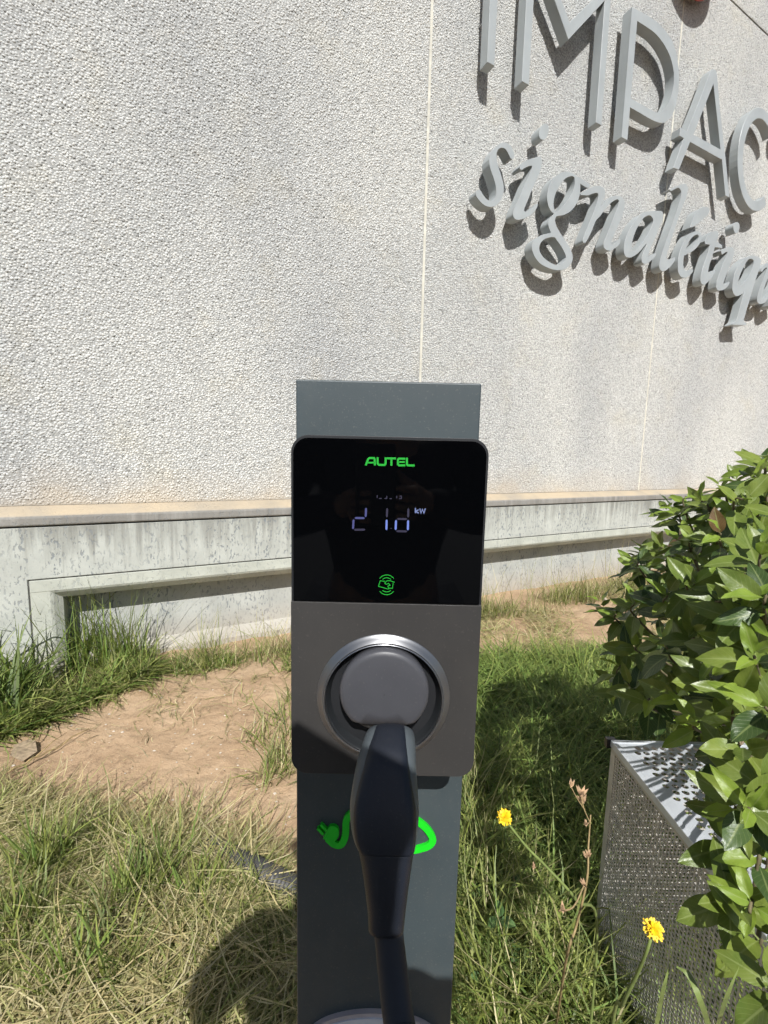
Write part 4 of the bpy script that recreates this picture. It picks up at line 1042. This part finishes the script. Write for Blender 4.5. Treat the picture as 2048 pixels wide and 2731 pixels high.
def whorl_leaves(c, ax, n, size, r):
    """pairs of leaves crossing each other up a shoot"""
    ax = ax / np.linalg.norm(ax)
    a = np.cross(ax, [0, 0, 1.0]); a = a / (np.linalg.norm(a) + 1e-9) if np.linalg.norm(a) > 0.1 else np.array([1.0, 0, 0])
    b = np.cross(ax, a)
    out = []
    rot = r.uniform(0, 6.28)
    for k in range(n):
        node = k // 2
        t = rot + math.pi * (k % 2) + node * 1.57 + r.gauss(0, 0.25)
        open_ = math.radians(max(18, 86 - node * 17 + r.gauss(0, 10)))
        rad = a * math.cos(t) + b * math.sin(t)
        d = ax * math.cos(open_) + rad * math.sin(open_)
        nrm = ax * math.sin(open_) - rad * math.cos(open_) + np.array([r.gauss(0, .25), r.gauss(0, .25), r.gauss(0, .25)])
        d = d + np.array([0, 0, -0.12 * (1 if node == 0 else 0.3)])
        sz = size * (1.0 - 0.13 * node) * r.uniform(0.82, 1.12)
        out.append((c - ax * size * (0.42 - 0.20 * node), d, nrm, sz, node))
    return out
WH = [  # px, py, distance, leaf length, leaves, young?
    (1517, 1085, 1.22, .085, 8, 0), (1462, 1112, 1.30, .08, 7, 0), (1560, 1060, 1.30, .085, 7, 0), (1580, 1110, 1.12, .085, 7, 1), (1430, 1184, 1.20, .085, 8, 0),
    (1380, 1215, 1.28, .08, 5, 0), (1495, 1170, 1.10, .085, 7, 0), (1557, 1156, 1.02, .09, 7, 0), (1643, 1200, 0.88, .10, 7, 0), (1635, 1035, 1.12, .09, 7, 0), (1610, 1080, 1.05, .09, 7, 0),
    (1371, 1306, 1.14, .09, 8, 0), (1330, 1330, 1.24, .08, 6, 0), (1442, 1290, 1.05, .095, 7, 0), (1500, 1265, 1.0, .095, 8, 0), (1557, 1302, 0.92, .095, 8, 0), (1605, 1330, 0.85, .095, 7, 0), (1655, 1290, 0.80, .10, 6, 0),
    (1442, 1401, 1.02, .095, 8, 0), (1375, 1400, 1.16, .085, 7, 0), (1340, 1440, 1.25, .08, 5, 0), (1500, 1380, 0.96, .095, 7, 0), (1570, 1400, 0.88, .095, 7, 0), (1630, 1420, 0.80, .10, 7, 0),
    (1403, 1511, 1.02, .09, 7, 0), (1360, 1480, 1.15, .08, 6, 0), (1462, 1500, 0.94, .085, 5, 1), (1510, 1560, 0.88, .08, 7, 2), (1540, 1470, 0.88, .095, 7, 0), (1600, 1500, 0.80, .095, 7, 0), (1655, 1530, 0.76, .10, 6, 0),
    (1585, 1650, 0.80, .09, 7, 0), (1610, 1620, 0.76, .095, 7, 0), (1590, 1745, 0.78, .085, 7, 0), (1618, 1746, 0.72, .095, 8, 0), (1655, 1700, 0.72, .09, 5, 0),
    (1580, 1830, 0.86, .095, 7, 0), (1640, 1850, 0.84, .10, 6, 0), (1580, 1945, 0.86, .095, 7, 0), (1622, 1948, 0.82, .06, 5, 2), (1645, 2030, 0.84, .10, 5, 0), (1668, 2125, 0.80, .095, 5, 0), (1655, 990, 1.2, .09, 6, 0), (1482, 1075, 1.3, .085, 5, 1)]
count = 0
for (px, py, r_, L, n, young) in WH:
    c = at_r(px, py, r_)
    out = (c - BC); out /= np.linalg.norm(out)
    tocam = C0 - c; tocam /= np.linalg.norm(tocam)
    ax = out * 0.35 + tocam * 0.42 + np.array([0, 0, 0.50]) + np.array([rnd.gauss(0, .22), rnd.gauss(0, .22), rnd.gauss(0, .15)])
    L = L * 0.82 if r_ > 0.8 else L * 0.74
    for (p, d, nr, sz, node) in whorl_leaves(c, ax, n, L, rnd):
        u = rnd.random()
        key = 'leaf'
        if young == 2 or (young == 1 and node >= 1): key = 'leaf_new'
        elif node >= 2 and u < 0.5: key = 'leaf_new'
        elif u < 0.16: key = 'leaf_old'
        elif u > 0.985: key = 'leaf_brown'
        me = rnd.choice(LEAVES[key])
        o = bpy.data.objects.new('leaf', me); COL.objects.link(o); o.parent = bush
        mm = leaf_matrix(p, d, nr, sz); mm.translation -= bush.location
        o.matrix_local = mm; count += 1
    # the shoot that carries them
    ax = ax / np.linalg.norm(ax)
    root = BC + (c - BC) * 0.30 + np.array([0, 0, -0.10])
    mid = (c + root) / 2 + np.array([0, 0, -0.05])
    part('branch', tube(spline([root, mid, c - ax * L * 0.5, c + ax * L * 0.05], 4), [0.0036] * 5 + [0.0026] * 4 + [0.0018] * 4, 6), M['bark'], bush)
for k in range(5):
    a = k * 1.3
    tip = BC + np.array([0.16 * math.cos(a), 0.16 * math.sin(a), 0.05 + 0.04 * k])
    part('branch', tube(spline([(1.14 + 0.02 * math.cos(a), 1.16 + 0.02 * math.sin(a), -0.05), (1.13, 1.15, 0.4), tip], 5), [0.014 - 0.0006 * i for i in range(11)], 8), M['bark'], bush)
def leaf_mass(name, parent, places, keys, label=None):
    """the many further leaves of a plant, one mesh"""
    vs_, qs_, uv_, mi = [], [], [], []
    mats = list(dict.fromkeys(keys)); b = 0
    for (c, ax, n, L) in places:
        for (p, d, nr, sz, node) in whorl_leaves(c, ax, n, L, rnd):
            key = rnd.choice(keys); me = rnd.choice(LEAVES[key]); Mx = leaf_matrix(p, d, nr, sz)
            co = np.zeros(len(me.vertices) * 3); me.vertices.foreach_get('co', co); co = co.reshape(-1, 3)
            A = np.array(Mx); co = co @ A[:3, :3].T + A[:3, 3]
            fi = np.zeros(len(me.loops), int); me.loops.foreach_get('vertex_index', fi)
            uu = np.zeros(len(me.loops) * 2); me.uv_layers[0].data.foreach_get('uv', uu)
            vs_.append(co); qs_.append(fi.reshape(-1, 4) + b); uv_.append(uu); mi += [mats.index(key)] * len(me.polygons); b += len(co)
    me = fast_mesh(name, np.concatenate(vs_) - np.array(parent.location if parent else (0, 0, 0)), np.concatenate(qs_))
    ul = me.uv_layers.new(name='UVMap'); ul.data.foreach_set('uv', np.concatenate(uv_))
    for k in mats: me.materials.append(M[k])
    me.polygons.foreach_set('material_index', mi); me.update()
    o = bpy.data.objects.new(name, me); COL.objects.link(o)
    if parent: o.parent = parent
    o['kind'] = 'stuff'
    return o
pl_ = []
for k in range(260):
    while True:
        q = np.array([rnd.uniform(-1, 1), rnd.uniform(-1, 1), rnd.uniform(-1, 1)])
        if np.linalg.norm(q) < 1: break
    c = BC + np.array([-0.01, 0.06, 0.03]) + q * np.array([0.40, 0.36, 0.41])
    pl_.append((c, q * 0.6 + np.array([rnd.gauss(0, .3), rnd.gauss(0, .3) - 0.1, 0.7]), 6, 0.078))
for (px, py, r_, L, n, young) in WH:
    for k in range(2 if py < 1300 else (1 if py < 1520 else 0)):
        c = at_r(px + rnd.uniform(-34, 40), py + rnd.uniform(-34, 38), r_ + rnd.uniform(0.03, 0.14))
        if c[1] < 0.52: continue
        out = c - BC; out /= np.linalg.norm(out)
        pl_.append((c, out * 0.4 + np.array([rnd.gauss(0, .3), rnd.gauss(-.25, .25), 0.55]), 6, L * 0.78))
leaf_mass('inner_leaves', bush, pl_, ['leaf', 'leaf', 'leaf', 'leaf_old', 'leaf_old', 'leaf_new'])
# shrub standing just left of the frame; it shades the left end of the plinth
sb = thing('shading_shrub', (-2.35, 1.75, 0), 'dark leafy shrub just beyond the left edge that shades the tall grass', 'shrub')
part('branch', tube([(-2.35, 1.75, -0.05), (-2.33, 1.77, 0.6), (-2.3, 1.8, 1.1)], [0.02, 0.014, 0.008], 8), M['bark'], sb)
pl_ = []
for k in range(110):
    q = np.array([rnd.gauss(0, .5), rnd.gauss(0, .5), rnd.uniform(-1, 1)])
    pl_.append((np.array([-2.40, 1.74, 0.86]) + q * np.array([0.26, 0.28, 0.50]), q * 0.5 + np.array([0, 0, 0.7]), 6, 0.10))
leaf_mass('leaves', sb, pl_, ['leaf', 'leaf_old'])

# ================================================================ flowers and weeds
def flower(head, r, stem_px, stem_rs, size, face, label):
    c = at_r(*head, r)
    P = [at_r(x, y, rr2) for (x, y), rr2 in zip(stem_px, stem_rs)]
    foot = P[-1].copy(); foot[2] = gz(foot[0], foot[1]) - 0.01
    path = spline([c] + P + ([foot] if P[-1][2] > 0.05 else []), 6)
    t = thing('yellow_flower', foot, label, 'flower', 'yellow flowers in the grass')
    part('stem', tube(path, [0.0016 + 0.0010 * i / len(path) for i in range(len(path))], 7), M['stem'], t)
    ax = np.array(face, float); ax /= np.linalg.norm(ax)
    a = np.cross(ax, [0.3, 0, 1.0]); a /= np.linalg.norm(a); b = np.cross(ax, a)
    v, f = [], []
    for ring, (n, L, w, el) in enumerate(((26, 1.0, 0.20, 8), (20, 0.78, 0.17, 28), (14, 0.52, 0.15, 50))):
        for k in range(n):
            t_ = 2 * math.pi * (k + 0.5 * ring) / n + rnd.gauss(0, 0.07); e = math.radians(el + rnd.gauss(0, 7)); LL = L * size * rnd.uniform(0.85, 1.08)
            rad = a * math.cos(t_) + b * math.sin(t_); sd = -a * math.sin(t_) + b * math.cos(t_)
            d = rad * math.cos(e) + ax * math.sin(e); bb = len(v); w2 = w * size * 0.5
            base = c + ax * 0.002 * ring
            up2 = ax * math.cos(e) - rad * math.sin(e)
            for s_, ww in ((0.08, 0.35), (0.5, 0.9), (0.9, 1.0), (1.0, 0.55)):
                m_ = base + d * LL * s_ + up2 * (-0.12 * LL * s_ * s_)
                v += [m_ - sd * w2 * ww, m_ + sd * w2 * ww]
            for q in range(3): f.append((bb + 2 * q, bb + 2 * q + 1, bb + 2 * q + 3, bb + 2 * q + 2))
    hd_ = part('flower_head', mesh('petals', v, f, True), M['petal'], t)
    v = []
    cup = tube([c - ax * size * 0.75, c - ax * size * 0.45, c - ax * size * 0.1, c + ax * size * 0.10], [size * 0.16, size * 0.34, size * 0.38, size * 0.12], 10)
    part('calyx', cup, M['stem'], t)
    part('flower_centre', tube([c + ax * size * 0.02, c + ax * size * 0.16, c + ax * size * 0.22], [size * 0.30, size * 0.24, size * 0.04], 10), M['petal2'], t)
    return t
flower((1090, 1765), 0.86, [(1104, 1787), (1140, 1832), (1180, 1872), (1245, 1945), (1290, 2030)], [0.865, 0.885, 0.91, 0.96, 1.15], 0.0118, (-0.35, -0.55, 0.8), 'yellow flower on a slanting stem near the charging post')
flower((1411, 2008), 0.74, [(1398, 2052), (1374, 2110), (1345, 2170), (1320, 2240)], [0.75, 0.80, 0.86, 1.05], 0.0108, (-0.25, -0.75, 0.55), 'yellow flower in front of the fine mesh side of the bench')
t = thing('dry_weed', on_z(1200, 2230, 0.0), 'dry brown weed stalk with pinkish seed heads left of the bench', 'weed')
sp_ = [at_r(1276, 1760, 0.88), at_r(1271, 1830, 0.89), at_r(1268, 1900, 0.90), at_r(1245, 2000, 0.95), at_r(1222, 2080, 1.02), on_z(1200, 2230, -0.01)]
part('stem', tube(spline(sp_, 6), [0.0010 + 0.00004 * i for i in range(31)], 7), M['drystem'], t)
part('stem', tube(spline([at_r(1276, 1780, 0.88), at_r(1262, 1748, 0.875), at_r(1256, 1722, 0.87)], 4), 0.0008, 6), M['drystem'], t)
part('stem', tube(spline([at_r(1262, 1748, 0.875), at_r(1245, 1722, 0.872), at_r(1234, 1700, 0.87)], 4), 0.0007, 6), M['drystem'], t)
for (x, y, s_) in ((1234, 1698, 0.9), (1256, 1718, 1.3), (1259, 1732, 1.1), (1266, 1782, 0.7), (1272, 1848, 0.8), (1265, 1850, 0.6), (1262, 1912, 0.8), (1216, 1968, 1.0), (1152, 1875, 0.7)):
    c = at_r(x, y, 0.88); v, f = [], []
    for k in range(9):
        d = np.array([rnd.gauss(0, .6), rnd.gauss(0, .6), 1.0 + rnd.gauss(0, .4)]); d /= np.linalg.norm(d); sd = np.cross(d, [0.2, 1, 0.1]); sd /= np.linalg.norm(sd); L = 0.011 * s_ * rnd.uniform(0.7, 1.2)
        b_ = len(v); v += [c - d * L * 0.3, c + sd * L * 0.25 + d * L * 0.2, c + d * L, c - sd * L * 0.25 + d * L * 0.2]; f.append((b_, b_ + 1, b_ + 2, b_ + 3))
    part('seed_head', mesh('seed', v, f), M['seed'], t)
part('blade', tube(spline([at_r(1262, 1912, 0.9), at_r(1238, 1960, 0.9), at_r(1205, 1968, 0.9)], 4), 0.0012, 5), M['drystem'], t)
# clover-like weeds
def clover(px, py, h, L, label):
    g0 = on_z(px, py, h); t = thing('clover', (g0[0], g0[1], float(gz(g0[0], g0[1]))), label, 'clover', 'clover plants in the grass')
    part('stem', tube([(g0[0] + 0.01, g0[1] + 0.02, -0.01), (g0[0], g0[1], h)], [0.0014, 0.001], 6), M['stem'], t)
    for k in range(3):
        a = k * 2.09 + rnd.uniform(-.3, .3) + px
        d = np.array([math.cos(a), math.sin(a), 0.25]); me = rnd.choice(CL); o = bpy.data.objects.new('leaflet', me); COL.objects.link(o); o.parent = t
        mm = leaf_matrix(np.array([g0[0], g0[1], h]), d, np.array([rnd.gauss(0, .2), rnd.gauss(0, .2) - .2, 1]), L); mm.translation -= t.location; o.matrix_local = mm
CL = []
for k in range(3):
    me = leaf_mesh(90 + k, wid=0.62, fold=0.2, droop=0.1); me.materials.append(M['clover']); CL.append(me)
for (x, y, h, L, lab) in ((1078, 1985, 0.16, 0.045, 'largest clover beside the post, below the slanting yellow flower'), (1030, 1930, 0.10, 0.030, 'small clover close to the right edge of the post'),
                          (1120, 2060, 0.10, 0.034, 'clover in the grass between post and bench'), (1040, 2110, 0.10, 0.030, 'clover low beside the post near the bottom edge'), (1170, 2110, 0.09, 0.030, 'clover under the dry weed stalk'),
                          (1010, 2030, 0.08, 0.026, 'tiny clover touching the post'), (1110, 1900, 0.10, 0.028, 'clover in the shade behind the slanting flower stem')):
    clover(x, y, h, L, lab)
# broad blades near the bench
for (pts_, lab) in ((((1462, 2090, .78), (1490, 2110, .78), (1520, 2180, .80), (1545, 2260, 1.0)), 'broad grass blade bending over beside the second yellow flower'), (((1602, 2080, .72), (1570, 2160, .75), (1545, 2240, 1.0)), 'straight grass stalk in front of the bench near the lower right corner'), (((1450, 2075, .80), (1432, 2150, .84), (1415, 2240, 1.0)), 'dark upright grass blade right behind the second yellow flower')):
    P = spline([at_r(*q) for q in pts_], 6); v, f = [], []
    for i, p in enumerate(P):
        w_ = 0.0035 * min(1, 0.15 + i / 6); v += [p - np.array([w_, 0, 0]), p + np.array([w_ * .8, 0.001, 0.001])]
        if i: f.append((2 * i - 2, 2 * i - 1, 2 * i + 1, 2 * i))
    foot = P[-1]; tt_ = thing('grass_blade', foot, lab, 'grass blade', 'single grass blades in front of the bench')
    part('blade', mesh('blade', v, f, True), M['stem'], tt_)
# brown scrap and stones on the soil
q = [on_z(*p, 0.03) for p in ((22, 1632), (30, 1604), (62, 1590), (76, 1596), (80, 1618), (48, 1640))]
bl_ = prism([[(p[0], p[1]) for p in q]], lambda x, y, d: (x, y, float(gz(x, y)) + 0.02 + d + 0.05 * (y - q[0][1])), 0, 0.002)
link('leaf_scrap', bl_, M['leaf_litter'], label='flat brown dry leaf lying on the soil at the left edge', cat='dry leaf')
tw = spline([on_z(18, 1668, 0.02), on_z(70, 1636, 0.03), on_z(120, 1612, 0.025), on_z(192, 1574, 0.02)], 8)  # dark stick laid along a shadow line on the soil, in its place
tw = [p + np.array([0, 0, float(gz(p[0], p[1])) + 0.004 * math.sin(i)]) for i, p in enumerate(tw)]
shadow_twig = thing('shadow_twig', tw[0], 'thin dark stick standing in for a shadow line on the bare soil near the left edge', 'shadow_twig')
part('stick', tube(tw, [0.0045 - 0.0001 * i for i in range(len(tw))], 6), M['drystem'], shadow_twig)
part('side_shoot', tube([tw[9], tw[9] + np.array([0.02, 0.08, 0.02]), tw[9] + np.array([0.03, 0.15, 0.015])], [0.003, 0.002, 0.001], 5), M['drystem'], shadow_twig)
sv, sf = [], []
for k in range(160):
    p = scatter(DIRT, 1)[0] if k < 120 else scatter(RD_, 1)[0]
    s_ = rnd.uniform(0.003, 0.009); z = float(gz(p[0], p[1])); b_ = len(sv)
    sv += [(p[0] + s_ * rnd.uniform(.6, 1.2) * a, p[1] + s_ * rnd.uniform(.6, 1.2) * c, z + s_ * .6 * e) for a, c, e in ((1, 0, .3), (0, 1, .3), (-1, 0, .3), (0, -1, .3), (.1, .1, 1.1), (0, 0, -.8))]
    for i in range(4): sf.append((b_ + i, b_ + (i + 1) % 4, b_ + 4)); sf.append((b_ + (i + 1) % 4, b_ + i, b_ + 5))
link('gravel', mesh('gravel', sv, sf), M['stone'], kind='stuff', label='small pale stones scattered on the soil', cat='gravel')
ws = on_z(1305, 1296, 0.02)
me = bpy.data.meshes.new('stone'); bm = bmesh.new(); bmesh.ops.create_icosphere(bm, subdivisions=2, radius=0.028)
for vv in bm.verts: vv.co *= 1 + 0.25 * math.sin(vv.co.x * 90 + vv.co.z * 70)
bm.to_mesh(me); bm.free(); me.transform(Matrix.Translation(Vector(ws)))
link('stone', me, M['stone'], label='pale stone on the sparse grass left of the bush', cat='stone')

# ================================================================ the photographer, whose shadow falls on the charger
BXp = 0.005
ph = thing('person', (BXp, -0.33, 0.075), 'person in dark jacket and trousers holding up a phone, seen only as a shadow', 'person')
def skin(name, nodes, edges, mat, par, root=0):
    """nodes: name -> (x, y, z, radius)"""
    keys = list(nodes); me = bpy.data.meshes.new(name)
    me.from_pydata([tuple(np.array(nodes[k][:3]) - np.array(par.location)) for k in keys], [(keys.index(a), keys.index(b)) for a, b in edges], [])
    me.materials.append(M[mat])
    o = bpy.data.objects.new(name, me); COL.objects.link(o); o.parent = par
    sm_ = o.modifiers.new('skin', 'SKIN'); sm_.use_smooth_shade = True
    for i, k in enumerate(keys):
        r_ = nodes[k][3]; me.skin_vertices[0].data[i].radius = (r_, r_) if not hasattr(r_, '__len__') else r_
    me.skin_vertices[0].data[root].use_root = True
    s2 = o.modifiers.new('sub', 'SUBSURF'); s2.levels = 1; s2.render_levels = 2
    return o
B = BXp
nod = dict(pelvis=(B, -.34, .95, .13), belly=(B, -.33, 1.12, .125), chest=(B, -.31, 1.23, .13), neck0=(B, -.275, 1.39, .075), neck=(B, -.245, 1.43, .06), jaw=(B - .016, -.205, 1.455, .064), skull=(B - .016, -.215, 1.525, .080), crown=(B - .016, -.22, 1.572, .052), nose=(B - .016, -.12, 1.49, .014),
           sl=(B - .19, -.31, 1.375, .06), el=(B - .31, -.24, 1.17, .042), wl=(-.075, -.10, 1.245, .026), hl=(-.058, -.065, 1.265, .022),
           sr=(B + .19, -.31, 1.375, .06), er=(B + .27, -.23, 1.20, .042), wr=(.075, -.10, 1.255, .026), hr=(.055, -.065, 1.275, .022),
           pl=(B - .09, -.34, .88, .09), kl=(B - .10, -.30, .48, .055), al=(B - .11, -.36, .16, .036), tl=(B - .13, -.24, .11, .03),
           pr=(B + .09, -.34, .88, .09), kr=(B + .10, -.30, .48, .055), ar=(B + .11, -.36, .16, .036), tr=(B + .13, -.24, .11, .03),
           earl=(B - .115, -.23, 1.50, .016), earr=(B + .055, -.23, 1.50, .016))
ed = [('pelvis', 'belly'), ('belly', 'chest'), ('chest', 'neck0'), ('neck0', 'neck'), ('neck', 'jaw'), ('jaw', 'skull'), ('skull', 'crown'), ('skull', 'nose'), ('skull', 'earl'), ('skull', 'earr'), ('chest', 'sl'), ('sl', 'el'), ('el', 'wl'), ('wl', 'hl'), ('chest', 'sr'), ('sr', 'er'), ('er', 'wr'), ('wr', 'hr'),
      ('pelvis', 'pl'), ('pl', 'kl'), ('kl', 'al'), ('al', 'tl'), ('pelvis', 'pr'), ('pr', 'kr'), ('kr', 'ar'), ('ar', 'tr')]
for s_, hand, sg in (('l', 'hl', -1), ('r', 'hr', 1)):
    for k in range(5):
        a = nod[hand]
        if k == 0: q = [(a[0] - sg * .012, a[1] + .015, a[2] + .025), (a[0] - sg * .035, a[1] + .022, a[2] + .048)]
        else:
            zz = a[2] + 0.028 - 0.018 * k
            q = [(a[0] + sg * .004, a[1] + .032, zz), (a[0] - sg * .012, a[1] + .050, zz + .002), (a[0] - sg * .034, a[1] + .053, zz + .004)]
        prev = hand
        for j, pq in enumerate(q):
            nm = f'f{s_}{k}{j}'; nod[nm] = (*pq, 0.0085 - 0.001 * j); ed.append((prev, nm)); prev = nm
skin('body', nod, ed, 'skin', ph)
J = {k: (*nod[k][:3], nod[k][3] + 0.022) for k in ('pelvis', 'belly', 'chest', 'neck0', 'sl', 'el', 'wl', 'sr', 'er', 'wr')}
J['wl'] = (*nod['wl'][:3], .036); J['wr'] = (*nod['wr'][:3], .036)
skin('jacket', J, [e for e in ed if e[0] in J and e[1] in J], 'jacket', ph)
T2 = {k: (*nod[k][:3], nod[k][3] + 0.02) for k in ('pelvis', 'pl', 'kl', 'al', 'pr', 'kr', 'ar')}
skin('trousers', T2, [e for e in ed if e[0] in T2 and e[1] in T2], 'jeans', ph)
H = dict(a=(B - .016, -.24, 1.52, .090), b=(B - .022, -.235, 1.565, .064), c=(B - .016, -.27, 1.46, .07))
skin('hair', H, [('a', 'b'), ('a', 'c')], 'hair', ph)
phn = thing('smartphone', (0, -0.014, 1.30), 'dark phone held up in front of the charger, at the picture taker\'s hands', 'phone')
bevel(part('body', box(-0.056, 0.020, -0.018, -0.010, 1.215, 1.373), M['black'], phn), 0.003, 3)
